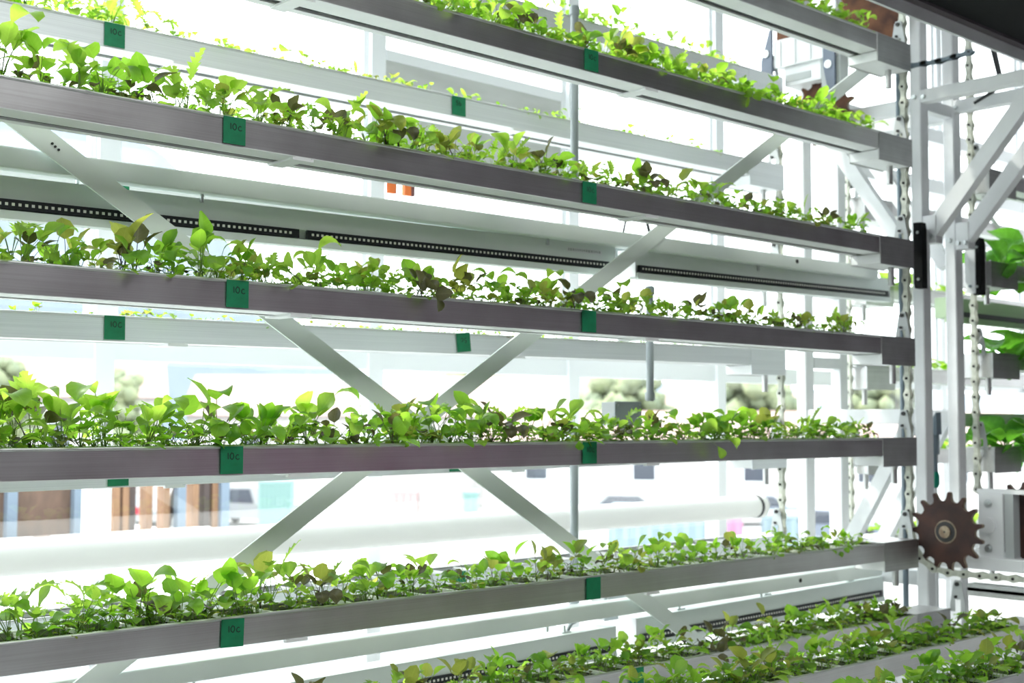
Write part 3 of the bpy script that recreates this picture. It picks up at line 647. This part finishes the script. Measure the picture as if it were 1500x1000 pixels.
def tray(x0, x1, y, z, label, slope=0.0, end='right', tapes=(), cells=None, group='grow trays', hanger=True, hy=None, pale=False, endcap=True):
    t = empty('grow_tray', (x0, y, z), label, 'tray', group, rot=(0, -slope, 0))
    L = x1-x0; e = .238 if endcap else 0
    a0, a1 = (0, L-e) if end == 'right' else (e, L)
    met = 'alulit' if pale else 'alu'
    def ch():
        b = MB()
        b.box(a0, a1, 0, .003, -TH, -.004); b.box(a0, a1, TW-.003, TW, -TH, -.004); b.box(a0, a1, .003, TW-.003, -.050, -.047)
        return b.mesh('channel', ml(met))
    ob('channel', cached(('ch', L, end, e, pale), ch), t)
    def rim():
        b = MB()
        for yy in (.0005, TW-.0005): b.tube([(a0, yy, -.003), (a1, yy, -.003)], .0042, 10)
        return b.mesh('rim', ml('rim'))
    ob('rim', cached(('rim', L, end, e), rim), t)
    def lin():
        b = MB(); b.box(a0, a1, .0005, .072, -TH-.002, -.0625); b.box(a0, a1, .100, TW-.0005, -TH-.002, -.0625); return b.mesh('bottom_flange', ml('cover'))
    ob('bottom_flange', cached(('lin', L, end, e), lin), t)
    def slot():
        b = MB(); b.box(a0, a1, .072, .100, -.056, -.050); b.box(a0, a1, .084, .087, -.066, -.056); return b.mesh('cable_slot', ml('slot'))
    ob('cable_slot', cached(('slot', L, end, e), slot), t)
    def cb():
        b = MB(); b.prism([(-.022, -.006), (.022, -.006), (.022, 0), (-.022, 0)], 'y', .001, TW-.001); b.box(-.03, .03, .0, .012, -.009, -.002); return b.mesh('cross_clip', ml('cover'))
    for xc in (.47, 1.757, 3.035):
        if a0 < xc-x0 < a1-.1: ob('cross_clip', cached('clip', cb), t, (xc-x0, 0, -TH-.001))
    if endcap:
        ex0, ex1 = (L-e, L) if end == 'right' else (0, e)
        b = MB(); b.box(ex0, ex1, -.002, .002, -.108, .0005); put('end_plate', b, 'alulit' if pale else 'steel', t)
        b = MB(); b.box(ex0+.001, ex1-.001, .002, TW-.001, -.104, -.070); put('end_block', b, 'cover', t)
        b = MB(); b.box(ex0, ex1, .002, TW, -.003, .0); put('end_deck', b, 'alu', t)
        b = MB(); b.box(ex0, ex1, TW-.002, TW, -.108, -.003); b.box(ex1-.003 if end == 'right' else ex0, ex1 if end == 'right' else ex0+.003, .002, TW-.002, -.104, -.003); put('end_cheek', b, 'steel', t)
        sx = ex1-.07 if end == 'right' else ex0+.07
        b = MB(); b.tube([(sx, .055, -.104), (sx, .055, -.176)], .012, 12); put('drain_stub', b, 'steel', t)
    if hanger:
        X = (L+.005 if end == 'right' else -.012); c = .052 if hy is None else hy
        b = MB(); b.prism([(c-.031, -.01), (c-.012, -.01), (c-.012, .035), (c+.012, .035), (c+.012, -.01), (c+.031, -.01), (c+.030, .02), (c+.016, .095), (c+.010, .106), (c-.010, .106), (c-.016, .095), (c-.030, .02)], 'x', X-.004, X)
        h = put('hanger_plate', b, 'galv', t)
        b = MB(); b.tube([(X-.012, c, .092), (X+.012, c, .092)], .008, 8); put('bolt', b, 'pin', h)
        b = MB(); b.tube([(X-.012, c+.006, .045), (X+.012, c+.006, .045)], .0055, 8); put('bolt', b, 'pin', h)
    if cells:
        def dv():
            b = MB(); b.box(-.004, .004, .003, TW-.003, -.012, -.0035); return b.mesh('divider', ml('divider'))
        def pl():
            b = MB(); b.box(-.0525, .0525, .004, TW-.004, -.046, -.016); return b.mesh('growing_plug', ml('soil'))
        x = cells[0]
        while x < cells[1]:
            ob('divider', cached('dv', dv), t, (x-x0, 0, 0))
            if x+.115 < cells[1]+.01: ob('growing_plug', cached('pl', pl), t, (x-x0+.0575, 0, 0))
            x += .115
    for (xt, txt, dark, dz, rz) in tapes:
        b = MB(); b.box(0, .058, -.0048, -.0030, -.064, -.001)
        tp = put('tape_label', b, 'tape', t, loc=(xt-x0, 0, dz), rot=(0, rz, 0))
        tp['label'] = 'green tape label' + (' marked %s' % txt if txt else '')
        if txt:
            lt = lettering(txt.replace('_', ''), .017, .014)
            flip = pi if txt.startswith('_') else 0
            put('lettering', lt, 'ink', tp, loc=((.014, -.0052, -.032) if not flip else (.044, -.0052, -.018)), rot=(0, flip, 0))
    return t

FT = [(3.126, 'topmost long aluminium grow tray of the six in the front stack'), (2.748, 'second aluminium grow tray from the top of the front stack'),
      (2.352, 'third aluminium grow tray from the top of the front stack, above the grow light'), (1.973, 'fourth aluminium grow tray from the top of the front stack, below the grow light'),
      (1.591, 'fifth aluminium grow tray of the front stack, just under eye level, lush green'), (1.203, 'lowest aluminium grow tray of the front stack, white dividers showing')]
NAMES = ['topmost', 'second', 'third', 'fourth', 'fifth', 'sixth and lowest']
TAPES = [(), ((2.732, '10c', 1, 0, 0),), ((1.535, '10c', 1, 0, 0), (2.724, '10c', 1, 0, 0)), ((1.55, '10c', 1, 0, 0), (2.722, '', 1, 0, 0)), ((1.542, '10c', 1, 0, 0), (2.724, '10c', 1, 0, 0)), ((1.552, '10c', 1, -.003, .03), (2.74, '', 1, -.003, 0))]
for (z, lb), tp in zip(FT, TAPES):
    tray(-.6, 4.57, 0, z, lb, tapes=tp, cells=(-.02, 4.31), group='front stack of grow trays')
BT = [(3.065, 'topmost pale backlit grow tray of the rear stack'), (2.686, 'second pale backlit grow tray from the top of the rear stack'), (2.262, 'third rear grow tray, seen only in the gap between the light rails'),
      (1.905, 'fourth rear grow tray, wholly in view below the front fourth tray'), (1.520, 'fifth rear grow tray, hidden behind the fifth front tray'), (1.135, 'lowest rear grow tray, behind the lowest front tray')]
BTAPES = [(), ((1.523, '10c', 0, 0, 0), (2.729, '5b', 0, 0, 0)), ((1.545, '10c', 0, 0, 0), (2.733, '5c', 0, 0, 0)), ((1.541, '10C', 0, 0, 0), (2.752, '_5c', 0, 0, -.10)), ((1.56, '', 0, 0, 0), (2.727, '', 0, 0, 0)), ((2.74, '', 0, 0, 0),)]
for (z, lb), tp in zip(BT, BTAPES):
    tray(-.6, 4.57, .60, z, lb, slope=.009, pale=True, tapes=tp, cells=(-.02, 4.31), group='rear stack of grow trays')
RT = [(-.13, 'first grow tray of the low rows heading to the walkway, nearest the windows'), (-.515, 'second grow tray of the low rows heading to the walkway'), (-.90, 'third grow tray of the low rows, nearest the camera at the bottom right')]
for (y, lb) in RT:
    tray(.0, 4.57, y, .955, lb, cells=(.4, 4.31), group='low rows of grow trays', hy=-.03 if y > -.2 else .03, tapes=((2.78, '', 1, 0, 0),) if y > -.2 else ())
for z, nm in ((2.722, 'topmost'), (2.328, 'second'), (1.942, 'third'), (1.547, 'fourth'), (1.16, 'fifth')):
    tray(5.19, 7.6, .0, z, 'short grow tray right of the posts, %s of the lettuce stack' % nm, end='left', cells=(5.44, 7.5), group='lettuce trays in front')
for z, nm in ((2.68, 'topmost'), (2.29, 'second'), (1.905, 'third'), (1.52, 'fourth'), (1.13, 'fifth')):
    tray(5.19, 7.6, .60, z, 'rear grow tray right of the posts, %s of its stack' % nm, end='left', cells=(5.44, 7.5), group='lettuce trays in the rear')
t = empty('grow_light', (5.3, .245, 2.14), 'green tinted bar grow light right of the posts', 'grow light', 'bar grow lights')
b = MB(); b.box(0, 2.4, 0, .075, -.03, .06); put('housing', b, 'sage', t)
b = MB(); b.box(.03, 2.4, -.004, 0, -.0225, 0); put('led_board', b, 'board', t)
b = MB(); b.box(0, 2.4, -.008, .03, -.05, -.026); put('lower_lip', b, 'sage', t)
t = empty('light_rail', (5.22, .21, 1.66), 'sage green square rail right of the posts, behind the lettuce', 'rail', 'light rails')
b = MB(); b.prism(rrect(0, .05, -.03, .03, .004), 'x', 0, 2.4); put('beam', b, 'sage', t)
b = MB(); b.tube([(0, 0, 0), (.033*10, 0, -.183)], .012, 8)
tag(put('tie_rod', b, 'greenpaint', None, loc=(6.335, .6, 2.735)), 'thin slanting tie rod at the right, behind the lettuce trays', 'rod')

# ------------------------------------------------------------------ seedlings
def leaf_arr(kind, L, Wd, h, r, droop, cup=.25, wav=0.0, rs=.0013, seed=0):
    """one leaf on its stalk, growing from the origin: verts, quads, uv, material (0 blade, 1 stalk)"""
    rg = np.random.default_rng(seed); V = []; Q = []; UVv = []; MI = []
    ts = np.linspace(0, 1, 5); px = r*ts**1.7; pz = h*ts
    for i, tt in enumerate(ts):
        rad = rs*(1.0-.35*tt)
        for k in range(3):
            a = 2*pi*k/3; V.append((px[i]+rad*cos(a), rad*sin(a), pz[i])); UVv.append((.3, 0))
    for i in range(4):
        for k in range(3): Q.append((i*3+k, i*3+(k+1) % 3, (i+1)*3+(k+1) % 3, (i+1)*3+k)); MI.append(1)
    o = len(V); a = math.atan2(h, 1.7*r+1e-6)
    n = {'mizuna': 13, 'lettuce': 8}.get(kind, 7); vs = np.linspace(0, 1, n)
    x, z = px[-1], pz[-1]
    for i, v in enumerate(vs):
        if kind == 'oval': w = (sin(pi*min(1, max(0, v))**.80))**.75
        elif kind == 'round': w = math.sqrt(max(0, 1-(2*v**.85-1)**2))
        elif kind == 'spoon': w = (sin(pi*v**1.45))**.7 if 0 < v < 1 else 0
        elif kind == 'lettuce': w = (sin(pi*v**1.1))**.6 if 0 < v < 1 else 0
        else:
            w = (sin(pi*v**.85))**.6 if 0 < v < 1 else 0
            w *= 1.0 if i % 2 else .42
        w = max(w, .04)*Wd/2
        if kind in ('oval', 'round') and 0 < i < n-1: w *= 1+rg.uniform(-.07, .07)
        ang = a-droop*v
        if i: x += cos(ang)*L/(n-1); z += sin(ang)*L/(n-1)
        nx, nz = -sin(ang), cos(ang)
        for u in (-1, -.5, 0, .5, 1):
            up = cup*abs(u)**1.6*w + wav*sin(v*9+u*2.3)*abs(u)
            sw = .35*w if kind == 'mizuna' and abs(u) == 1 and i % 2 else 0
            V.append((x+nx*up+cos(ang)*sw, u*w, z+nz*up+sin(ang)*sw)); UVv.append((.5+u*.5, v))
    for i in range(n-1):
        for k in range(4): Q.append((o+i*5+k, o+i*5+k+1, o+(i+1)*5+k+1, o+(i+1)*5+k)); MI.append(0)
    return np.array(V), np.array(Q), np.array(UVv), np.array(MI)
def np_mesh(name, arrs, mats):
    """arrs: list of (V, Q, UV, MI)"""
    off = 0; Vs, Qs, Us, Ms = [], [], [], []
    for V, Q, U, Mi in arrs: Vs.append(V); Qs.append(Q+off); Us.append(U); Ms.append(Mi); off += len(V)
    V = np.concatenate(Vs); Q = np.concatenate(Qs); U = np.concatenate(Us); Mi = np.concatenate(Ms)
    me = bpy.data.meshes.new(name); me.vertices.add(len(V)); me.vertices.foreach_set('co', V.astype(np.float32).ravel())
    me.loops.add(Q.size); me.loops.foreach_set('vertex_index', Q.astype(np.int32).ravel())
    me.polygons.add(len(Q)); me.polygons.foreach_set('loop_start', np.arange(0, Q.size, 4, dtype=np.int32)); me.polygons.foreach_set('loop_total', np.full(len(Q), 4, np.int32))
    for m in mats: me.materials.append(m)
    me.polygons.foreach_set('material_index', Mi.astype(np.int32)); me.polygons.foreach_set('use_smooth', np.ones(len(Q), bool))
    uvl = me.uv_layers.new(name='UVMap'); uvl.data.foreach_set('uv', U[Q.ravel()].astype(np.float32).ravel())
    me.update(calc_edges=True); me.validate(); return me
def xf(arr, rz, s, loc, tilt=0.0, ta=0.0, mi=None):
    V, Q, U, Mi = arr
    c, sn = cos(rz), sin(rz); Rz = np.array([[c, -sn, 0], [sn, c, 0], [0, 0, 1]])
    P = (V*s) @ Rz.T
    if tilt:
        Rm = np.array(Matrix.Rotation(tilt, 3, Vector((cos(ta), sin(ta), 0)))); P = P @ Rm.T
    return P+np.array(loc), Q, U, (Mi if mi is None else np.where(Mi == 0, mi[0], mi[1]))

SPEC = {   # species: leaf kind, (L, W, stalk height, reach, droop) choices, leaf material, stalk material, n leaves
 'pak_choi_seedling': ('oval', [(.040, .031, .048, .016, 1.3), (.046, .035, .062, .018, .5), (.036, .029, .034, .024, 1.2), (.044, .034, .074, .014, 1.9), (.030, .025, .022, .022, 1.0), (.034, .028, .054, .030, 2.3), (.040, .033, .066, .010, .2), (.038, .031, .044, .032, 2.9)], 'green', 'stem', (5, 7)),
 'mustard_seedling': ('spoon', [(.048, .033, .050, .018, 1.7), (.042, .032, .064, .020, .6), (.040, .028, .034, .026, 1.4), (.050, .034, .072, .016, 2.2), (.032, .024, .020, .022, 1.1), (.044, .033, .058, .012, .3), (.044, .031, .046, .028, 2.8)], 'bright', 'stem', (5, 7)),
 'mizuna_seedling': ('mizuna', [(.052, .027, .044, .014, 1.3), (.060, .028, .060, .016, 1.7), (.044, .024, .030, .022, 1.2), (.056, .026, .050, .026, 2.4), (.036, .022, .018, .020, .9), (.056, .027, .058, .012, .4)], 'bright', 'stem', (5, 7)),
 'red_mustard_seedling': ('round', [(.040, .034, .046, .018, 1.5), (.046, .037, .060, .018, .5), (.034, .029, .030, .024, 1.3), (.038, .032, .052, .030, 2.7), (.040, .034, .066, .012, .2)], 'olive', 'stempurple', (4, 5)),
 'dark_mustard_seedling': ('oval', [(.038, .030, .044, .018, 1.6), (.042, .032, .056, .020, .6), (.032, .026, .026, .024, 1.3), (.036, .028, .040, .034, 2.9), (.040, .031, .058, .012, .3)], 'purple', 'stempurple', (4, 5)),
}
ARR = {s: [leaf_arr(k, q[0]*1.25, q[1]*1.28, q[2]*1.15, q[3]*1.2, q[4], cup=.30, wav=.0012, seed=i) for i, q in enumerate(ch)] for s, (k, ch, lm, st, nl) in SPEC.items()}
LEAFM = {s: [np_mesh('leaf', [a], [LM[SPEC[s][2]], LM[SPEC[s][3]]]) for a in ARR[s]] for s in SPEC}
def stem_mesh(m):
    b = MB(); b.tube([(0, 0, -.012), (0, 0, .004), (0.0006, 0, .016)], [.0022, .0020, .0010], 6); return b.mesh('stem', [LM[m]])
STEMM = {s: stem_mesh(SPEC[s][3]) for s in SPEC}
def layout(s, rg):
    nl = rg.integers(SPEC[s][4][0], SPEC[s][4][1]+1); a0 = rg.uniform(0, 2*pi); out = []
    for k in range(nl): out.append((int(rg.integers(0, len(ARR[s]))), a0+k*2.399+rg.uniform(-.4, .4), rg.uniform(.75, 1.15), rg.uniform(-.38, .38)))
    return out
NV = 8
LAYS = {s: [layout(s, np.random.default_rng(100+i)) for i in range(NV)] for s in SPEC}
WHOLE = {s: [np_mesh(s, [xf(ARR[s][li], a, sc, (0, 0, 0), tl, a) for li, a, sc, tl in lay], [LM[SPEC[s][2]], LM[SPEC[s][3]]]) for lay in LAYS[s]] for s in SPEC}
# prototypes with parts, copied below
PROTO = {}
def seedling(s, var, loc, rot, sc, label, group, parts=True, cat=None):
    cat = {'pak_choi_seedling': 'pak choi', 'mustard_seedling': 'mustard', 'mizuna_seedling': 'mizuna', 'red_mustard_seedling': 'red mustard', 'dark_mustard_seedling': 'dark mustard'}[s]
    if parts:
        o = empty(s, loc, label, cat, group, rot=rot); o.scale = (sc, sc, sc)
        ob('stem', STEMM[s], o)
        for li, a, q, tl in LAYS[s][var]: ob('leaf', LEAFM[s][li], o, (0, 0, 0), (tl, 0, a), (q, q, q))
    else:
        o = ob(s, WHOLE[s][var], None, loc, rot, (sc, sc, sc)); tag(o, label, cat, group)
    return o
DESC = {'pak_choi_seedling': 'green oval-leaved seedling', 'mustard_seedling': 'bright broad-leaved seedling', 'mizuna_seedling': 'toothed-leaf seedling',
        'red_mustard_seedling': 'olive round-leaved seedling', 'dark_mustard_seedling': 'dark purplish seedling'}
SP = list(SPEC)
def ordn(k): return '%d%s' % (k, 'th' if 10 < k % 100 < 14 else {1: 'st', 2: 'nd', 3: 'rd'}.get(k % 10, 'th'))
def plant_row(y, z, xa, xb, n, mix, where, scale, nparts=0, slope=0.0, seed=0, lean=.35, zx=0.0, tp=()):
    rg = np.random.default_rng(900+seed)
    xs = np.linspace(xa, xb, n)+rg.uniform(-.5, .5, n)*(xb-xa)/n
    cnt = {}
    for i, x in enumerate(xs):
        s = SP[rg.choice(len(SP), p=np.array(mix)/sum(mix))]
        f = (x-xa)/(xb-xa); sc = (scale[0]+(scale[1]-scale[0])*f)*rg.uniform(.72, 1.22)
        yy = y+rg.uniform(.012, .112)
        near = yy-y < .04
        ang = rg.uniform(0, lean)*(1 if near else .6)
        dirx = rg.uniform(0, 2*pi)
        if near and rg.uniform() < .30: rot = (rg.uniform(.35, 1.25), rg.uniform(-.2, .2), rg.uniform(0, 6.28))   # leans out over the rim
        else: rot = (ang*cos(dirx), ang*sin(dirx), rg.uniform(0, 6.28))
        seg = '' if not tp else ('left of its first tape' if x < tp[0] else 'between its two tapes' if len(tp) > 1 and x < tp[1] else 'right of its last tape')
        k = cnt[(s, seg)] = cnt.get((s, seg), 0)+1
        lab = '%s %s, %s, %s' % (ordn(k), DESC[s], where, seg or 'counted from the left')
        seedling(s, int(rg.integers(0, NV)), (x, yy, z+slope*x-.006), rot, sc, lab, s.replace('_', ' ')+'s in the '+where, parts=i < nparts)
FW = lambda k: NAMES[k]+' front tray'
#          y  z      xa   xb   n  mix(pak, mustard, mizuna, red, dark)
plant_row(0, 3.126, 2.9, 4.30, 54, (4, 4, 3, 1, .5), FW(0), (.80, .75), 0, seed=0)
plant_row(0, 2.748, 1.95, 4.28, 104, (4, 4, 3, 1.2, .7), FW(1), (.95, .72), 30, seed=1, tp=(2.76,))
plant_row(0, 2.352, .95, 4.26, 112, (4, 3, 3.4, 2.2, 1.2), FW(2), (1.10, .66), 46, seed=2, tp=(1.565, 2.755))
plant_row(0, 1.973, .95, 4.26, 112, (3, 4.5, 2, 2.2, 1.4), FW(3), (1.05, .66), 46, seed=3, tp=(1.58, 2.755))
plant_row(0, 1.591, .95, 4.26, 118, (5, 5, 1.5, .7, .5), FW(4), (1.20, .72), 50, seed=4, tp=(1.57, 2.755))
plant_row(0, 1.203, .95, 4.22, 96, (4, 3, 1.6, 1.5, .9), FW(5), (1.10, .56), 46, seed=5, tp=(1.58, 2.77))
plant_row(-.13, .955, 1.75, 4.28, 62, (4, 3, 1.6, 1.8, 1.8), 'first low row', (.82, .62), 24, seed=6)
plant_row(-.515, .955, 2.2, 4.28, 52, (4, 3, 1.6, 1.8, 1.4), 'second low row', (.85, .66), 30, seed=7)
plant_row(-.90, .955, 2.55, 4.28, 40, (5, 2, 2, 1, .6), 'third low row', (.85, .75), 30, seed=8)
plant_row(.60, 3.065, 3.2, 4.28, 18, (3, 4, 3, .5, 0), 'topmost rear tray', (.7, .7), 0, .009, seed=9)
plant_row(.60, 2.686, 1.2, 1.66, 16, (2, 4, 5, .3, 0), 'second rear tray at its bushy left end', (.95, .9), 0, .009, seed=10)
plant_row(.60, 2.686, 1.75, 4.2, 30, (2, 4, 4, .5, 0), 'second rear tray right of its first tape', (.45, .45), 0, .009, seed=11)
plant_row(.60, 1.905, 1.2, 4.2, 40, (2, 4, 3, .6, 0), 'fourth rear tray', (.22, .22), 0, .009, seed=12)

# large dark leaves hanging over the front rims
for k, (x, z, s_, sc, wh) in enumerate(((2.02, 2.352, 'red_mustard_seedling', 1.15, 'third front tray, its large leaves hanging over the rim'), (2.06, 2.352, 'dark_mustard_seedling', 1.1, 'third front tray, one leaf hanging down beside it'), (2.49, 2.748, 'dark_mustard_seedling', 1.0, 'second front tray, a leaf hanging over the rim'),
        (1.84, 1.203, 'dark_mustard_seedling', 1.05, 'sixth front tray, a leaf hanging over the rim'), (2.71, 1.973, 'dark_mustard_seedling', 1.15, 'fourth front tray, hanging beside the second tape'), (2.45, 1.591, 'dark_mustard_seedling', 1.1, 'fifth front tray, a leaf hanging low over the rim'),
        (2.14, 1.973, 'dark_mustard_seedling', .95, 'fourth front tray, hanging leaf right of the middle'), (3.05, 2.352, 'dark_mustard_seedling', 1.0, 'third front tray, hanging leaf right of the last tape'), (1.33, 1.973, 'pak_choi_seedling', .9, 'fourth front tray, hanging leaf left of the first tape'))):
    o = empty(s_, (x, .016, z-.006), '%s in the %s' % (DESC[s_], wh), {'red': 'red mustard', 'dar': 'dark mustard', 'pak': 'pak choi'}[s_[:3]], s_.replace('_', ' ')+'s hanging over the rims'); o.scale = (sc, sc, sc)
    ob('stem', STEMM[s_], o)
    hang = 7 if s_[0] == 'p' else 3
    ob('leaf', LEAFM[s_][hang], o, (0, 0, 0), (.55, 0, -pi/2+.2), (1, 1, 1)); ob('leaf', LEAFM[s_][hang], o, (0, 0, 0), (.2, 0, -pi/2-.5), (.9, .9, .9))
    ob('leaf', LEAFM[s_][0], o, (0, 0, 0), (0, 0, 1.2), (.9, .9, .9)); ob('leaf', LEAFM[s_][1], o, (0, 0, 0), (0, 0, 3.0), (.85, .85, .85))

# undergrowth: cotyledons and tiny sprouts nobody could count
SPR = [leaf_arr('round', .011, .012, hh, rr, 1.2, rs=.0008, seed=3+i) for i, (hh, rr) in enumerate(((.016, .005), (.024, .008), (.032, .006), (.012, .010)))]
MID = [ARR['pak_choi_seedling'][4], ARR['mustard_seedling'][4], ARR['mizuna_seedling'][4], ARR['pak_choi_seedling'][2], ARR['mizuna_seedling'][2]]
UM = [LM['green'], LM['stem'], LM['bright'], LM['olive'], LM['purple']]
def undergrowth(y, z, xa, xb, n, nmid, where, sc=(1, 1), slope=0.0, seed=0, nleft=0):
    rg = np.random.default_rng(500+seed); A = []
    for i in range(n):
        x = rg.uniform(xa, xb); yy = y+rg.uniform(.006, .120); f = (x-xa)/(xb-xa); s = (sc[0]+(sc[1]-sc[0])*f)*rg.uniform(.7, 1.5)
        m = rg.choice([0, 2, 3, 4], p=[.45, .3, .15, .10]); a = rg.uniform(0, 6.28); q = SPR[rg.integers(0, 4)]
        for k in (0, pi): A.append(xf(q, a+k+rg.uniform(-.3, .3), s, (x, yy, z+slope*x-.014), rg.uniform(0, .4), rg.uniform(0, 6.28), (m, 1)))
    for i in range(nmid):
        x = rg.uniform(xa, xb); yy = y+rg.uniform(.006, .120); f = (x-xa)/(xb-xa); s = (sc[0]+(sc[1]-sc[0])*f)*rg.uniform(.7, 1.3)
        m = rg.choice([0, 2, 3, 4], p=[.48, .34, .12, .06]); a = rg.uniform(0, 6.28)
        for k in range(3): A.append(xf(MID[rg.integers(0, 5)], a+k*2.1+rg.uniform(-.3, .3), s, (x, yy, z+slope*x-.012), rg.uniform(0, .35), rg.uniform(0, 6.28), (m, 1)))
    for i in range(nleft):                                          # the same crop carried on beyond the left edge of the view
        x = rg.uniform(-.15, .95); yy = y+rg.uniform(.012, .115); q = SP[rg.choice(5, p=[.33, .33, .2, .09, .05])]; a = rg.uniform(0, 6.28); s = rg.uniform(.75, 1.2)
        mb_ = {'green': 0, 'bright': 2, 'olive': 3, 'purple': 4}[SPEC[q][2]]
        for li, la, lq, tl in LAYS[q][rg.integers(0, NV)]: A.append(xf(ARR[q][li], a+la, s*lq, (x, yy, z+slope*x-.006), tl*.7, a+la, (mb_, 1)))
    o = ob('undergrowth', np_mesh('undergrowth', A, UM)); tag(o, 'mat of tiny sprouts between the seedlings of the '+where, 'sprouts', 'sprout mats', 'stuff')
undergrowth(0, 3.126, 2.7, 4.30, 150, 48, FW(0), (1, .9), seed=0)
undergrowth(0, 2.748, 1.8, 4.30, 220, 78, FW(1), (1, .9), seed=1)
undergrowth(0, 2.352, .9, 4.30, 260, 72, FW(2), (1, .9), seed=2, nleft=46)
undergrowth(0, 1.973, .9, 4.30, 280, 78, FW(3), (1, .9), seed=3, nleft=46)
undergrowth(0, 1.591, .9, 4.30, 380, 114, FW(4), (1.1, .9), seed=4, nleft=46)
undergrowth(0, 1.203, .9, 4.28, 380, 72, FW(5), (1, .7), seed=5, nleft=46)
undergrowth(-.13, .955, 1.6, 4.3, 320, 90, 'first low row', (1, 1), seed=6)
undergrowth(-.515, .955, 1.9, 4.3, 280, 80, 'second low row', (1, 1), seed=7)
undergrowth(-.90, .955, 2.3, 4.3, 200, 60, 'third low row', (1, 1), seed=8)
undergrowth(.60, 2.686, 1.1, 4.3, 240, 30, 'second rear tray', (1, .8), .009, seed=9)
undergrowth(.60, 1.905, 1.1, 4.3, 260, 30, 'fourth rear tray', (.8, .7), .009, seed=10)
undergrowth(.60, 3.065, 2.5, 4.3, 80, 40, 'topmost rear tray', (1, .9), .009, seed=11)

# lettuce right of the posts
LQ = [(.13, .10, .03, .020, 1.0), (.15, .11, .04, .015, 1.35), (.12, .09, .02, .030, 1.6), (.14, .115, .05, .012, .8)]
LA = [leaf_arr('lettuce', *q, cup=.35, wav=.006, rs=.004, seed=60+i) for i, q in enumerate(LQ)]
LME = [np_mesh('leaf', [a], [LM['lettuce'], LM['stem']]) for a in LA]; LMB = [np_mesh('leaf', [a], [LM['bright'], LM['stem']]) for a in LA]  # bright copies put the yellow light at the rear into the leaf colour
def lettuce(x, y, z, sc, label, seed, bright=False, nl=11, group='lettuces right of the posts'):
    rg = np.random.default_rng(seed); o = empty('lettuce', (x, y, z), label, 'lettuce', group, rot=(rg.uniform(-.1, .1), rg.uniform(-.1, .1), rg.uniform(0, 6))); o.scale = (sc, sc, sc)
    for k in range(nl):
        q = rg.uniform(.75, 1.12); ob('leaf', (LMB if bright else LME)[k % 4], o, (0, 0, -.02), (rg.uniform(-.25, .25), rg.uniform(-.1, .45), k*2.399), (q, q, q))
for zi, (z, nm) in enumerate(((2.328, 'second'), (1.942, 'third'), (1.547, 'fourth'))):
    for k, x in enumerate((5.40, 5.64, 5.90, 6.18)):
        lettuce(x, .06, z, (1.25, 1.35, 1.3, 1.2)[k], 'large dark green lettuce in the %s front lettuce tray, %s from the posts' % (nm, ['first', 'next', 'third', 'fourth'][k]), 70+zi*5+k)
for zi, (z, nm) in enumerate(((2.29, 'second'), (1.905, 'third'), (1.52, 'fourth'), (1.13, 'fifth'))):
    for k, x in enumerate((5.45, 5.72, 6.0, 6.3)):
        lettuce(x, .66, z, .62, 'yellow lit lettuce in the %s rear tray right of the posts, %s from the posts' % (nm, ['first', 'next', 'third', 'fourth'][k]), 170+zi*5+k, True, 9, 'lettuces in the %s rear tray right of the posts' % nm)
